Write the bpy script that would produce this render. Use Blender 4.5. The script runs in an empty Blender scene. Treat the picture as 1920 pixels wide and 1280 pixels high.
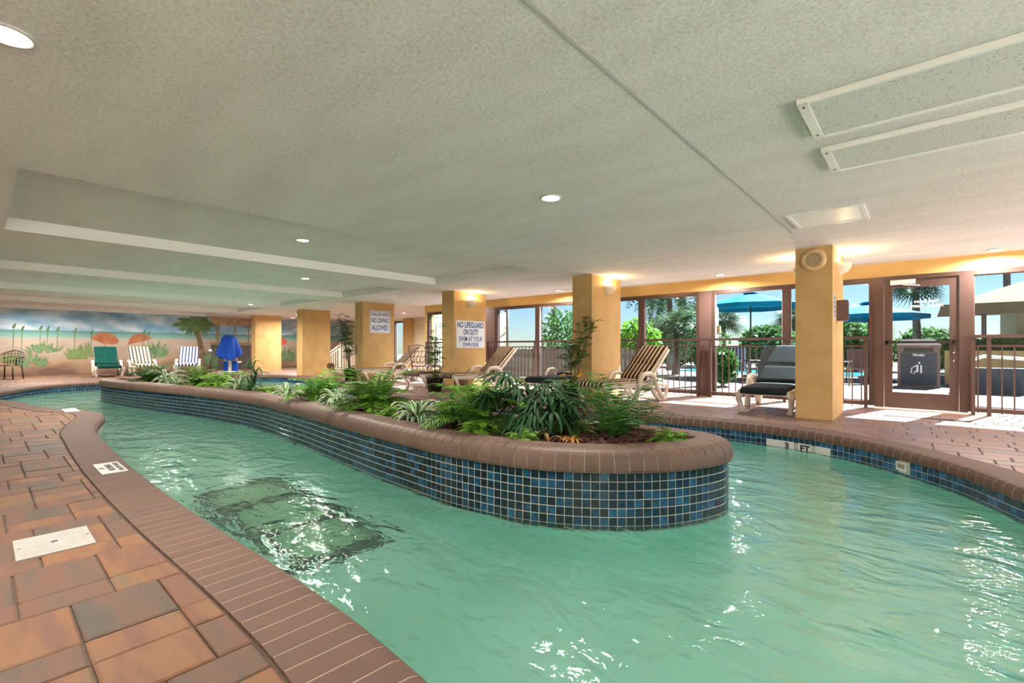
import bpy, bmesh, math, random
from mathutils import Vector, Matrix
from mathutils.geometry import tessellate_polygon
from math import sin, cos, pi, radians
R = random.Random(7)
sc = bpy.context.scene
COL = sc.collection

# ------------------------------------------------------------------ camera, world, sun, exposure
cam = bpy.data.objects.new('camera', bpy.data.cameras.new('camera')); COL.objects.link(cam)
cam.location = (0, 0, .95); cam.rotation_euler = (pi/2, 0, radians(41.3))
cam.data.lens = 16.5; cam.data.sensor_width = 36; cam.data.shift_y = .00625; cam.data.clip_start = .05
sc.camera = cam
wd = bpy.data.worlds.new('sky'); sc.world = wd; wd.use_nodes = True
wn = wd.node_tree; wn.nodes.clear()
sky = wn.nodes.new('ShaderNodeTexSky'); sky.sky_type = 'NISHITA'; sky.sun_disc = False
sky.sun_elevation = radians(52); sky.sun_rotation = radians(20); sky.air_density = 1.0; sky.dust_density = .1; sky.ozone_density = 3.5
bg = wn.nodes.new('ShaderNodeBackground'); bg.inputs[1].default_value = .062
wo = wn.nodes.new('ShaderNodeOutputWorld')
wn.links.new(sky.outputs[0], bg.inputs[0]); wn.links.new(bg.outputs[0], wo.inputs[0])
sun = bpy.data.objects.new('sun', bpy.data.lights.new('sun', 'SUN')); COL.objects.link(sun)
sun.data.energy = 24; sun.data.color = (1, .95, .87); sun.data.angle = .01
sun.rotation_euler = Vector((-.28, -1.0, -1.12)).to_track_quat('-Z', 'Y').to_euler()
sc.view_settings.view_transform = 'Standard'; sc.view_settings.look = 'None'
sc.view_settings.exposure = 1.35; sc.view_settings.gamma = 1; sc.view_settings.use_curve_mapping = False
cy = sc.cycles
cy.use_denoising = True; cy.max_bounces = 10; cy.diffuse_bounces = 5; cy.glossy_bounces = 4
cy.transmission_bounces = 6; cy.transparent_max_bounces = 12; cy.sample_clamp_indirect = 6; cy.blur_glossy = .5
LAMP_W = 20       # ceiling downlights
SCONCE_W = 8

CEIL = 2.29; WATER = -.23; PT = .27; BOTTOM = -1.15

# ------------------------------------------------------------------ materials
MATS = {}
def mat(name, col, rough=.6, col2=None, scale=20, bump=0, bscale=60, metal=0, coat=0, rnd=0, emit=0, spec=.5,
        detail=3, stretch=None, pos='Object', trans=0, ior=1.45, fn=None):
    m = bpy.data.materials.new(name); m.use_nodes = True; nt = m.node_tree; N = nt.nodes; L = nt.links
    b = N['Principled BSDF']; b.inputs['Roughness'].default_value = rough; b.inputs['Metallic'].default_value = metal
    b.inputs['Specular IOR Level'].default_value = spec; b.inputs['IOR'].default_value = ior
    b.inputs['Coat Weight'].default_value = coat; b.inputs['Transmission Weight'].default_value = trans
    c4 = lambda c: (c[0], c[1], c[2], 1)
    b.inputs['Base Color'].default_value = c4(col)
    tc = N.new('ShaderNodeTexCoord'); co = tc.outputs['Object']
    if pos == 'World': co = N.new('ShaderNodeNewGeometry').outputs['Position']
    if stretch:
        mp = N.new('ShaderNodeMapping'); mp.inputs['Scale'].default_value = stretch; L.new(co, mp.inputs[0]); co = mp.outputs[0]
    out = None
    if col2:
        nz = N.new('ShaderNodeTexNoise'); nz.inputs['Scale'].default_value = scale; nz.inputs['Detail'].default_value = detail
        L.new(co, nz.inputs['Vector'])
        rp = N.new('ShaderNodeValToRGB'); rp.color_ramp.elements[0].position = .35; rp.color_ramp.elements[1].position = .65
        rp.color_ramp.elements[0].color = c4(col); rp.color_ramp.elements[1].color = c4(col2)
        L.new(nz.outputs[0], rp.inputs[0]); out = rp.outputs[0]
    if rnd:
        oi = N.new('ShaderNodeObjectInfo'); ge = N.new('ShaderNodeNewGeometry')
        ad = N.new('ShaderNodeMath'); ad.operation = 'ADD'; L.new(oi.outputs['Random'], ad.inputs[0]); L.new(ge.outputs['Random Per Island'], ad.inputs[1])
        fr = N.new('ShaderNodeMath'); fr.operation = 'FRACT'; L.new(ad.outputs[0], fr.inputs[0])
        hs = N.new('ShaderNodeHueSaturation'); mr = N.new('ShaderNodeMapRange')
        mr.inputs['To Min'].default_value = 1-rnd; mr.inputs['To Max'].default_value = 1+rnd
        L.new(fr.outputs[0], mr.inputs[0]); L.new(mr.outputs[0], hs.inputs['Value'])
        if out: L.new(out, hs.inputs['Color'])
        else: hs.inputs['Color'].default_value = c4(col)
        out = hs.outputs[0]
    if out: L.new(out, b.inputs['Base Color'])
    if bump:
        nb = N.new('ShaderNodeTexNoise'); nb.inputs['Scale'].default_value = bscale; nb.inputs['Detail'].default_value = 4
        L.new(co, nb.inputs['Vector'])
        bm_ = N.new('ShaderNodeBump'); bm_.inputs['Strength'].default_value = bump; bm_.inputs['Distance'].default_value = .01
        L.new(nb.outputs[0], bm_.inputs['Height']); L.new(bm_.outputs[0], b.inputs['Normal'])
    if emit:
        b.inputs['Emission Color'].default_value = c4(col); b.inputs['Emission Strength'].default_value = emit
    if fn: fn(nt, b, co)
    MATS[name] = m
    return m
def ramp(nt, stops, interp='LINEAR'):
    r = nt.nodes.new('ShaderNodeValToRGB'); cr = r.color_ramp; cr.interpolation = interp
    while len(cr.elements) < len(stops): cr.elements.new(.5)
    for e, (p, c) in zip(cr.elements, stops): e.position = p; e.color = (c[0], c[1], c[2], 1)
    return r
def mathn(nt, op, a, b=None):
    n = nt.nodes.new('ShaderNodeMath'); n.operation = op
    for i, v in enumerate((a, b)):
        if v is None: continue
        if isinstance(v, (int, float)): n.inputs[i].default_value = v
        else: nt.links.new(v, n.inputs[i])
    return n.outputs[0]

def paver_fn(stops, var=.35):
    def fn(nt, b, co):
        N = nt.nodes; L = nt.links
        oi = N.new('ShaderNodeObjectInfo'); ge = N.new('ShaderNodeNewGeometry')
        rd = mathn(nt, 'FRACT', mathn(nt, 'ADD', oi.outputs['Random'], ge.outputs['Random Per Island']))
        mp = N.new('ShaderNodeMapping'); mp.inputs['Scale'].default_value = (1.6, 8, 1); L.new(ge.outputs['Position'], mp.inputs[0])
        sh = N.new('ShaderNodeCombineXYZ'); L.new(mathn(nt, 'MULTIPLY', rd, 37.0), sh.inputs[2]); L.new(sh.outputs[0], mp.inputs['Location'])
        nz = N.new('ShaderNodeTexNoise'); nz.inputs['Scale'].default_value = 1.3; nz.inputs['Detail'].default_value = 3; L.new(mp.outputs[0], nz.inputs[0])
        v = mathn(nt, 'ADD', mathn(nt, 'MULTIPLY', rd, var), mathn(nt, 'MULTIPLY', nz.outputs[0], 1-var))
        rp = ramp(nt, stops); L.new(v, rp.inputs[0])
        gr = N.new('ShaderNodeTexNoise'); gr.inputs['Scale'].default_value = 420; L.new(ge.outputs['Position'], gr.inputs[0])
        mr = N.new('ShaderNodeMapRange'); mr.inputs['From Min'].default_value = .3; mr.inputs['From Max'].default_value = .7
        mr.inputs['To Min'].default_value = .78; mr.inputs['To Max'].default_value = 1.2; L.new(gr.outputs[0], mr.inputs[0])
        hs = N.new('ShaderNodeHueSaturation'); L.new(mr.outputs[0], hs.inputs['Value']); L.new(rp.outputs[0], hs.inputs['Color'])
        L.new(hs.outputs[0], b.inputs['Base Color'])
        bp = N.new('ShaderNodeBump'); bp.inputs['Strength'].default_value = .35; bp.inputs['Distance'].default_value = .002
        L.new(gr.outputs[0], bp.inputs['Height']); L.new(bp.outputs[0], b.inputs['Normal'])
    return fn
M_PAVER = mat('paver_concrete', (.4, .22, .14), .64, fn=paver_fn([(.25, (.072, .056, .042)), (.40, (.115, .060, .038)), (.52, (.135, .060, .036)), (.62, (.185, .083, .036)), (.78, (.11, .082, .048))]))
M_PAVER_LIT = mat('sunlit_paver_concrete', (.4, .22, .14), .38, fn=paver_fn([(.25, (.15, .115, .105)), (.40, (.20, .13, .11)), (.52, (.23, .13, .10)), (.62, (.26, .145, .10)), (.78, (.19, .15, .13))]))  # same pavers by the windows, sunlight and reflection put into a paler colour
M_COPE = mat('coping_brick', (.36, .19, .13), .7, fn=paver_fn([(.2, (.092, .051, .036)), (.5, (.118, .063, .044)), (.8, (.098, .058, .043))], .5))
M_PCOPE = mat('planter_brick', (.36, .21, .15), .55, fn=paver_fn([(.2, (.10, .062, .045)), (.5, (.14, .08, .057)), (.8, (.12, .072, .054))], .5))
M_GROUT = mat('grout', (.42, .33, .25), .8); M_GROUT2 = mat('pale_grout', (.34, .24, .18), .8)
M_SAND = mat('joint_sand', (.09, .065, .05), .95, (.13, .09, .07), 60)
M_TGROUT = mat('tile_grout', (.42, .41, .36), .6)
def tile_fn(stops):
    def fn(nt, b, co):
        N = nt.nodes; L = nt.links
        oi = N.new('ShaderNodeObjectInfo'); ge = N.new('ShaderNodeNewGeometry')
        rd = mathn(nt, 'FRACT', mathn(nt, 'ADD', oi.outputs['Random'], ge.outputs['Random Per Island']))
        nz = N.new('ShaderNodeTexNoise'); nz.inputs['Scale'].default_value = 28; L.new(ge.outputs['Position'], nz.inputs[0])
        n2 = N.new('ShaderNodeTexNoise'); n2.inputs['Scale'].default_value = 1.2; L.new(ge.outputs['Position'], n2.inputs[0])
        v = mathn(nt, 'ADD', mathn(nt, 'MULTIPLY', rd, .42), mathn(nt, 'MULTIPLY', nz.outputs[0], .45))
        v = mathn(nt, 'ADD', v, mathn(nt, 'MULTIPLY', n2.outputs[0], .16))
        rp = ramp(nt, stops); L.new(v, rp.inputs[0]); L.new(rp.outputs[0], b.inputs['Base Color'])
    return fn
M_TILE = mat('glazed_tile', (.02, .1, .2), .08, coat=.4, fn=tile_fn([(.26, (.003, .006, .010)), (.48, (.004, .016, .03)), (.64, (.005, .04, .085)), (.88, (.015, .12, .24))]))
M_TILE2 = mat('glazed_tile_blue', (.02, .1, .2), .08, coat=.4, fn=tile_fn([(.22, (.004, .014, .03)), (.5, (.005, .035, .09)), (.85, (.015, .11, .26))]))
def plaster_fn(nt, b, co):
    N = nt.nodes; L = nt.links
    nz = N.new('ShaderNodeTexNoise'); nz.inputs['Scale'].default_value = .9; L.new(co, nz.inputs[0])
    rp = ramp(nt, [(.3, (.42, .81, .68)), (.7, (.58, .95, .85))]); L.new(nz.outputs[0], rp.inputs[0]); L.new(rp.outputs[0], b.inputs['Base Color'])
M_PLASTER = mat('pool_plaster', (.3, .7, .6), .7, fn=plaster_fn)
def water_fn(nt, b, co):
    N = nt.nodes; L = nt.links
    g = N.new('ShaderNodeNewGeometry')
    def nse(scale, sx, sy, d, rot=0):
        mp = N.new('ShaderNodeMapping'); mp.inputs['Scale'].default_value = (sx, sy, 1); mp.inputs['Rotation'].default_value = (0, 0, rot); L.new(g.outputs['Position'], mp.inputs[0])
        n = N.new('ShaderNodeTexNoise'); n.inputs['Scale'].default_value = scale; n.inputs['Detail'].default_value = d; n.inputs['Distortion'].default_value = .8
        L.new(mp.outputs[0], n.inputs[0]); return n.outputs[0]
    h = mathn(nt, 'ADD', mathn(nt, 'MULTIPLY', nse(2.4, 1, 1.6, 2, .3), 1.0), mathn(nt, 'MULTIPLY', nse(7, .8, 1.5, 3, -.5), .32))
    h = mathn(nt, 'ADD', h, mathn(nt, 'MULTIPLY', nse(24, .8, 1.4, 2, .6), .05))
    bp = N.new('ShaderNodeBump'); bp.inputs['Strength'].default_value = 1; bp.inputs['Distance'].default_value = .034
    L.new(h, bp.inputs['Height']); L.new(bp.outputs[0], b.inputs['Normal'])
M_WATER = mat('water', (.88, 1, .96), .0, trans=1, ior=1.8, spec=.5, fn=water_fn)
def stucco_fn(nt, b, co):
    N = nt.nodes; L = nt.links
    n1 = N.new('ShaderNodeTexNoise'); n1.inputs['Scale'].default_value = 1.2; n1.inputs['Detail'].default_value = 5
    mp = N.new('ShaderNodeMapping'); mp.inputs['Scale'].default_value = (.7, 3.0, 1); mp.inputs['Rotation'].default_value = (0, 0, .2); L.new(co, mp.inputs[0]); L.new(mp.outputs[0], n1.inputs[0])
    n2 = N.new('ShaderNodeTexNoise'); n2.inputs['Scale'].default_value = 58; n2.inputs['Detail'].default_value = 5; n2.inputs['Roughness'].default_value = .65; L.new(co, n2.inputs[0])
    v = mathn(nt, 'ADD', mathn(nt, 'MULTIPLY', n1.outputs[0], .25), mathn(nt, 'MULTIPLY', n2.outputs[0], .75))
    rp = ramp(nt, [(.34, (.56, .545, .53)), (.5, (.72, .70, .685)), (.62, (.81, .79, .775))]); L.new(v, rp.inputs[0]); L.new(rp.outputs[0], b.inputs['Base Color'])
    bp = N.new('ShaderNodeBump'); bp.inputs['Strength'].default_value = .7; bp.inputs['Distance'].default_value = .008
    L.new(n2.outputs[0], bp.inputs['Height']); L.new(bp.outputs[0], b.inputs['Normal'])
M_CEIL = mat('ceiling_stucco', (.6, .6, .6), .9, fn=stucco_fn)
M_CSIDE_LIT = mat('coffer_side_lit', (.82, .83, .82), .6)  # whiter tone stands for daylight falling on the coffer sides
M_YEL = mat('ochre_stucco', (.50, .315, .125), .85, (.57, .37, .16), 3, bump=.5, bscale=70, pos='World')
M_YBEAM = mat('ochre_paint', (.62, .39, .13), .8, (.66, .43, .16), 2)
M_CREAM = mat('cream_paint', (.72, .64, .44), .8, (.76, .68, .50), 2)
M_BRZ = mat('bronze_metal', (.11, .065, .055), .35, metal=.35)
M_BRZ2 = mat('bronze_panel', (.16, .095, .085), .4, metal=.2)
M_WHITE = mat('white_plastic', (.52, .51, .49), .45)
M_RESIN = mat('resin', (.62, .55, .47), .45)
M_LID = mat('lid_plastic', (.32, .31, .29), .55, (.28, .27, .25), 12)
M_BLACK = mat('black_metal', (.02, .017, .016), .4)
M_DARK = mat('dark_brown', (.045, .03, .022), .5)
M_CHAR = mat('charcoal_cushion', (.014, .019, .021), .75, (.021, .026, .028), 25, spec=.08)
M_GREENC = mat('green_cushion', (.003, .04, .034), .8, (.005, .065, .052), 12, spec=.1)
M_TAN = mat('brown_cushion', (.12, .085, .065), .8, spec=.1)
M_BLUE = mat('blue_cover', (.01, .06, .42), .55, (.012, .07, .42), 8, spec=.15)
M_CHROME = mat('chrome', (.75, .75, .75), .15, metal=1)
M_LENS = mat('lamp_lens', (1, .86, .60), .5, emit=22)
M_SCON = mat('sconce_ceramic', (.80, .70, .56), .6)
M_SIGNW = mat('sign_white', (.74, .78, .84), .25)
M_SIGNB = mat('sign_blue', (.02, .06, .26), .4)
M_TXT = mat('black_print', (.02, .02, .02), .5)
M_WTXT = mat('white_print', (.85, .85, .85), .5)
M_SPK = mat('speaker_beige', (.62, .42, .22), .7)
M_SPKG = mat('speaker_grille', (.46, .34, .20), .9, (.30, .22, .14), 260)
def panel_fn(nt, b, co):
    N = nt.nodes; L = nt.links
    v = N.new('ShaderNodeTexVoronoi'); v.inputs['Scale'].default_value = 62; L.new(co, v.inputs[0])
    n = N.new('ShaderNodeTexNoise'); n.inputs['Scale'].default_value = 25; L.new(co, n.inputs[0])
    rp = ramp(nt, [(.10, (.16, .17, .16)), (.26, (.62, .62, .60))]); L.new(mathn(nt, 'ADD', v.outputs['Distance'], mathn(nt, 'MULTIPLY', mathn(nt, 'SUBTRACT', n.outputs[0], .5), .5)), rp.inputs[0])
    L.new(rp.outputs[0], b.inputs['Base Color'])
M_ACOU = mat('perforated_panel', (.7, .7, .68), .8, fn=panel_fn)
M_ALU = mat('white_metal', (.80, .79, .76), .35)
M_GLOSSW = mat('gloss_white', (.92, .90, .87), .4)
def rocks_fn(nt, b, co):
    pass
M_ROCK = mat('lava_rock', (.055, .02, .015), .9, (.13, .05, .038), 30, bump=.8, bscale=120, rnd=.35, pos='World')
M_SOIL = mat('soil', (.05, .025, .018), .95, (.09, .04, .03), 40, bump=.6, bscale=60)
def leaf(name, c1, c2, rnd=.35, rough=.45):
    def fn(nt, b, co):
        b.inputs['Subsurface Weight'].default_value = 0
    m = mat(name, c1, rough, c2, 9, rnd=rnd, fn=fn, spec=.2)
    nt = m.node_tree; N = nt.nodes; L = nt.links; b = N['Principled BSDF']; o = N['Material Output']
    t = N.new('ShaderNodeBsdfTranslucent'); mx = N.new('ShaderNodeMixShader'); mx.inputs[0].default_value = .28
    src = b.inputs['Base Color'].links[0].from_socket; L.new(src, t.inputs[0])
    L.new(b.outputs[0], mx.inputs[1]); L.new(t.outputs[0], mx.inputs[2]); L.new(mx.outputs[0], o.inputs[0])
    return m
M_FERN = leaf('fern_green', (.05, .16, .015), (.12, .27, .03))
M_FERND = leaf('fern_dark', (.022, .085, .014), (.055, .15, .025))
M_LIME = leaf('lime_green', (.10, .25, .025), (.20, .38, .05))
M_DKLEAF = leaf('dark_leaf', (.010, .045, .014), (.028, .09, .03), rough=.6)
M_VARG = leaf('leaf_midrib', (.05, .16, .05), (.09, .22, .08))
M_VARW = leaf('leaf_margin', (.58, .64, .46), (.48, .58, .36), .15)
M_DRY = leaf('dry_leaf', (.36, .15, .03), (.48, .26, .08))
M_FLOW = mat('orange_petal', (.85, .36, .02), .6)
M_STEM = mat('stem', (.12, .10, .05), .8)
M_TRUNK = mat('palm_trunk', (.10, .08, .06), .95, (.18, .15, .12), 15, bump=1, bscale=25)
M_OUTL = leaf('garden_leaf', (.045, .12, .035), (.10, .20, .06))
M_OUTP = leaf('palm_leaf', (.035, .075, .04), (.09, .14, .06))
def glass_mat(name, tint, refl):
    m = bpy.data.materials.new(name); m.use_nodes = True; N = m.node_tree.nodes; L = m.node_tree.links; N.clear()
    o = N.new('ShaderNodeOutputMaterial'); t = N.new('ShaderNodeBsdfTransparent'); t.inputs[0].default_value = (*tint, 1)
    g = N.new('ShaderNodeBsdfGlossy'); g.inputs['Roughness'].default_value = .01; mx = N.new('ShaderNodeMixShader'); mx.inputs[0].default_value = refl
    L.new(t.outputs[0], mx.inputs[1]); L.new(g.outputs[0], mx.inputs[2]); L.new(mx.outputs[0], o.inputs[0]); return m
M_GLASS = glass_mat('tinted_glass', (.80, .88, .94), .02)
M_CONC = mat('outdoor_deck', (.19, .16, .14), .85, (.23, .19, .165), 4, spec=.1); M_CONC_BOUNCE = mat('east_bounce_ground', (.60, .58, .54), .85, (.66, .63, .59), 4)  # unseen east ground made pale to bounce light onto the ceiling
M_OWALL = mat('outdoor_wall', (.34, .24, .10), .85, (.38, .27, .12), 3)
M_THATCH = mat('awning_roof', (.13, .095, .055), .9, (.16, .12, .07), 5, spec=.05)
M_UMB = mat('parasol_cloth', (.0, .14, .26), .7, (.0, .17, .30), 3, spec=.05)
M_BIN = mat('bin_panel', (.02, .035, .055), .45)
M_FENCE = mat('fence_wood', (.10, .085, .07), .9, (.16, .14, .12), 6)
def stripes(name, c1, c2, period=.088, duty=.5):
    def fn(nt, b, co):
        N = nt.nodes; L = nt.links; s = N.new('ShaderNodeSeparateXYZ'); L.new(co, s.inputs[0])
        f = mathn(nt, 'FRACT', mathn(nt, 'ADD', mathn(nt, 'MULTIPLY', s.outputs[0], 1/period), 20.25))
        rp = ramp(nt, [(0, c1), (duty, c2)], 'CONSTANT'); L.new(f, rp.inputs[0]); L.new(rp.outputs[0], b.inputs['Base Color'])
    return mat(name, c1, .8, fn=fn, spec=.1)
M_STR = stripes('striped_cushion_brown', (.035, .018, .012), (.50, .38, .26), duty=.56)
M_STRG = stripes('striped_cushion_grey', (.06, .05, .03), (.66, .62, .48), .1)
M_STRB = stripes('striped_cushion_blue', (.03, .045, .11), (.70, .72, .78), .1)
M_SKIN = mat('skin', (.42, .18, .11), .55); M_HAIR = mat('hair', (.12, .07, .045), .8)

# ------------------------------------------------------------------ mesh helpers
class MB:
    def __init__(s): s.v = []; s.f = []; s.m = []; s.sm = []
    def add(s, vs, fs, mi=0, smooth=False):
        o = len(s.v); s.v += [tuple(v) for v in vs]
        for f in fs: s.f.append([i+o for i in f]); s.m.append(mi); s.sm.append(smooth)
        return s
    def box(s, x0, x1, y0, y1, z0, z1, mi=0, bev=0):
        if x0 > x1: x0, x1 = x1, x0
        if y0 > y1: y0, y1 = y1, y0
        if z0 > z1: z0, z1 = z1, z0
        if not bev:
            s.add([(x0,y0,z0),(x1,y0,z0),(x1,y1,z0),(x0,y1,z0),(x0,y0,z1),(x1,y0,z1),(x1,y1,z1),(x0,y1,z1)],
                  [(0,3,2,1),(4,5,6,7),(0,1,5,4),(1,2,6,5),(2,3,7,6),(3,0,4,7)], mi)
        else:
            b = bev; s.prism([(x0,y0),(x1,y0),(x1,y1),(x0,y1)], z0, z1, b, mi)
        return s
    def prism(s, poly, z0, z1, bev=0, mi=0):      # vertical prism, bevelled top rim
        n = len(poly)
        if bev:
            cx = sum(p[0] for p in poly)/n; cy_ = sum(p[1] for p in poly)/n
            ins = []
            for p in poly:
                d = math.hypot(p[0]-cx, p[1]-cy_) or 1; k = max(0, 1-1.4*bev/d); ins.append((cx+(p[0]-cx)*k, cy_+(p[1]-cy_)*k))
            vs = [(p[0],p[1],z0) for p in poly]+[(p[0],p[1],z1-bev*.7) for p in poly]+[(p[0],p[1],z1) for p in ins]
            fs = [[2*n+i for i in range(n)]]
            for i in range(n):
                j = (i+1) % n; fs += [(i,j,n+j,n+i),(n+i,n+j,2*n+j,2*n+i)]
        else:
            vs = [(p[0],p[1],z0) for p in poly]+[(p[0],p[1],z1) for p in poly]
            fs = [[n+i for i in range(n)], [n-1-i for i in range(n)]]+[(i,(i+1)%n,n+(i+1)%n,n+i) for i in range(n)]
        return s.add(vs, fs, mi)
    def tube(s, pts, r, seg=8, mi=0, cap=True, flat=1.0):
        pts = [Vector(p) for p in pts]; n = len(pts); rs = r if isinstance(r, (list, tuple)) else [r]*n
        vs = []; up = None
        for i, p in enumerate(pts):
            t = (pts[min(i+1,n-1)]-pts[max(i-1,0)]).normalized()
            if up is None: up = Vector((0,0,1)) if abs(t.z) < .9 else Vector((1,0,0))
            a = t.cross(up).normalized(); b = a.cross(t).normalized(); up = b
            for k in range(seg):
                q = 2*pi*k/seg; vs.append(p+a*cos(q)*rs[i]*flat+b*sin(q)*rs[i])
        fs = [(i*seg+k, i*seg+(k+1)%seg, (i+1)*seg+(k+1)%seg, (i+1)*seg+k) for i in range(n-1) for k in range(seg)]
        if cap: fs += [list(range(seg-1,-1,-1)), [(n-1)*seg+k for k in range(seg)]]
        return s.add(vs, fs, mi, seg > 4)
    def bar(s, a, b, w, h, mi=0):                 # rectangular bar between two points
        a = Vector(a); b = Vector(b); t = (b-a).normalized(); u = Vector((0,0,1)) if abs(t.z) < .95 else Vector((0,1,0))
        x = t.cross(u).normalized()*w/2; y = x.cross(t).normalized()*h/2
        vs = [a-x-y,a+x-y,a+x+y,a-x+y,b-x-y,b+x-y,b+x+y,b-x+y]
        return s.add(vs, [(0,1,2,3),(7,6,5,4),(0,4,5,1),(1,5,6,2),(2,6,7,3),(3,7,4,0)], mi)
    def lathe(s, prof, seg=20, c=(0,0,0), mi=0, a0=0, a1=2*pi, smooth=True):
        full = abs(a1-a0-2*pi) < 1e-6; m = seg if full else seg+1; vs = []
        for r, z in prof:
            for k in range(m):
                q = a0+(a1-a0)*k/seg; vs.append((c[0]+r*cos(q), c[1]+r*sin(q), c[2]+z))
        fs = [(i*m+k, i*m+(k+1)%m, (i+1)*m+(k+1)%m, (i+1)*m+k) for i in range(len(prof)-1) for k in range(seg)]
        return s.add(vs, fs, mi, smooth)
    def tess(s, outer, holes, z, mi=0, flip=False):
        loops = [[Vector((p[0], p[1], 0)) for p in outer]]+[[Vector((p[0], p[1], 0)) for p in h] for h in holes]
        flat = [p for l in loops for p in l]; fs = []
        for t in tessellate_polygon(loops):
            a, b, c = (flat[i] for i in t); ccw = (b-a).cross(c-a).z > 0
            fs.append(t if ccw != flip else t[::-1])
        return s.add([(p.x, p.y, z) for p in flat], fs, mi)
    def mesh(s, name, mats):
        me = bpy.data.meshes.new(name); me.from_pydata(s.v, [], s.f)
        for m in (mats if isinstance(mats, (list, tuple)) else [mats]): me.materials.append(m)
        me.polygons.foreach_set('material_index', s.m); me.polygons.foreach_set('use_smooth', s.sm); me.update(); return me
def link(name, me, parent=None, loc=(0,0,0), rot=(0,0,0), scale=1, world=False):
    o = bpy.data.objects.new(name, me); COL.objects.link(o)
    o.location = loc; o.rotation_euler = rot; o.scale = (scale,)*3 if not isinstance(scale, (tuple, list)) else scale
    if parent:
        o.parent = parent
        if world: o.location = Vector(loc)-Vector(parent.location)
    return o
def O(name, mb, mats, parent=None, world=False, **k): return link(name, mb.mesh(name, mats), parent, world=world, **k)
def tag(o, label=None, cat=None, group=None, kind=None):
    if label: o['label'] = label
    if cat: o['category'] = cat
    if group: o['group'] = group
    if kind: o['kind'] = kind
    return o
def thing(name, label, cat, loc=(0,0,0), rz=0, group=None):
    return tag(link(name, None, None, loc, (0,0,rz)), label, cat, group)
def struct(name, mb, mats, label=None): return tag(O(name, mb, mats), label, None, None, 'structure')
def copy_tree(o, loc=None, rz=None, label=None, parent=None):
    c = o.copy(); COL.objects.link(c)
    if parent: c.parent = parent
    for ch in o.children: copy_tree(ch, parent=c)
    if loc is not None: c.location = loc
    if rz is not None: c.rotation_euler = (0, 0, rz)
    if label: c['label'] = label
    return c
def text_obj(s, size, m, parent, loc, rot, bold=.0, mirror=False, name='lettering', depth=.0008, sx=1.0, align='CENTER'):
    cu = bpy.data.curves.new('text', 'FONT'); cu.body = s; cu.size = size; cu.align_x = align; cu.align_y = 'CENTER'
    cu.offset = bold; cu.extrude = depth; cu.resolution_u = 3
    tmp = bpy.data.objects.new('tmp', cu); me = bpy.data.meshes.new_from_object(tmp); bpy.data.objects.remove(tmp)
    me.materials.clear(); me.materials.append(m)
    o = link(name, me, parent, loc, rot, (-sx if mirror else sx, 1, 1)); return o

# ------------------------------------------------------------------ curves
def catmull(P, closed=True, n=24):
    out = []; m = len(P)
    for i in range(m if closed else m-1):
        g = (lambda k: P[k % m]) if closed else (lambda k: P[max(0, min(m-1, k))])
        a, b, c, d = g(i-1), g(i), g(i+1), g(i+2)
        for k in range(n):
            t = k/n; t2 = t*t; t3 = t2*t
            out.append(tuple(.5*(2*b[j]+(c[j]-a[j])*t+(2*a[j]-5*b[j]+4*c[j]-d[j])*t2+(3*b[j]-a[j]-3*c[j]+d[j])*t3) for j in (0, 1)))
    if not closed: out.append(tuple(P[-1]))
    return out
def resample(pts, step):
    q = [Vector(p) for p in pts]+[Vector(pts[0])]; L = [0]
    for a, b in zip(q, q[1:]): L.append(L[-1]+(b-a).length)
    n = max(8, round(L[-1]/step)); out = []; j = 0
    for i in range(n):
        s = L[-1]*i/n
        while L[j+1] < s: j += 1
        t = (s-L[j])/max(1e-9, L[j+1]-L[j]); out.append(q[j].lerp(q[j+1], t))
    return out
def area(p): return sum(p[i][0]*p[(i+1) % len(p)][1]-p[(i+1) % len(p)][0]*p[i][1] for i in range(len(p)))/2
def normals(p):                                   # outward normals of a CCW loop
    n = len(p); out = []
    for i in range(n):
        t = (p[(i+1) % n]-p[i-1]).normalized(); out.append(Vector((t.y, -t.x)))
    return out
POOL_P = [(-.55,.55),(-.85,.8),(-1.378,.865),(-2.0,.868),(-3.07,.83),(-4.0,.812),(-4.97,.812),(-5.75,.83),(-6.65,.86),(-7.1,.875),(-7.6,.94),(-8.12,1.045),(-8.6,1.15),
          (-8.95,1.185),(-9.25,1.165),(-9.6,1.08),(-10.05,.86),(-10.9,.66),(-11.95,.5),(-12.9,.25),(-13.7,.0),(-14.4,-.02),(-15.1,.25),(-15.8,.55),(-16.7,.95),(-17.2,1.5),(-17.5,2.3),
          (-17.6,3.6),(-17.6,5.0),(-17.45,6.2),(-17.1,6.85),(-16.2,7.03),(-15,7.05),(-13.9,7.03),(-13.0,6.96),(-12.1,6.78),(-11.5,6.25),(-10.8,5.85),(-9.5,5.6),(-7.75,5.56),(-5.2,5.8),(-3.6,6.1),
          (-2.7,6.27),(-1.87,6.36),(-1.16,6.3),(-.515,6.02),(-.1,5.64),(.24,5.22),(.51,4.68),(.85,4.05),(1.6,3.4),(2.4,2.5),(2.8,1.3),(2.6,-.2),(1.9,-1.2),(.9,-1.5),(.1,-1.1),(-.3,-.3)]
PLANT_P = [(-13.95,2.0),(-13.6,1.78),(-12.3,1.92),(-10.7,2.2),(-9.3,2.48),(-7.55,2.68),(-5.99,2.62),(-4.86,2.52),(-3.86,2.43),(-3.3,2.4),(-2.83,2.38),(-2.44,2.41),(-2.07,2.48),
           (-1.76,2.62),(-1.5,2.81),(-1.3,3.03),(-1.15,3.3),(-1.08,3.58),(-1.16,3.82),(-1.4,3.94),(-1.75,3.97),(-2.4,3.88),(-3.5,3.66),(-4.8,3.52),(-6.5,3.48),(-8.5,3.4),(-10.2,3.15),(-12,2.8),(-13.4,2.5),(-13.9,2.3)]
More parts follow.
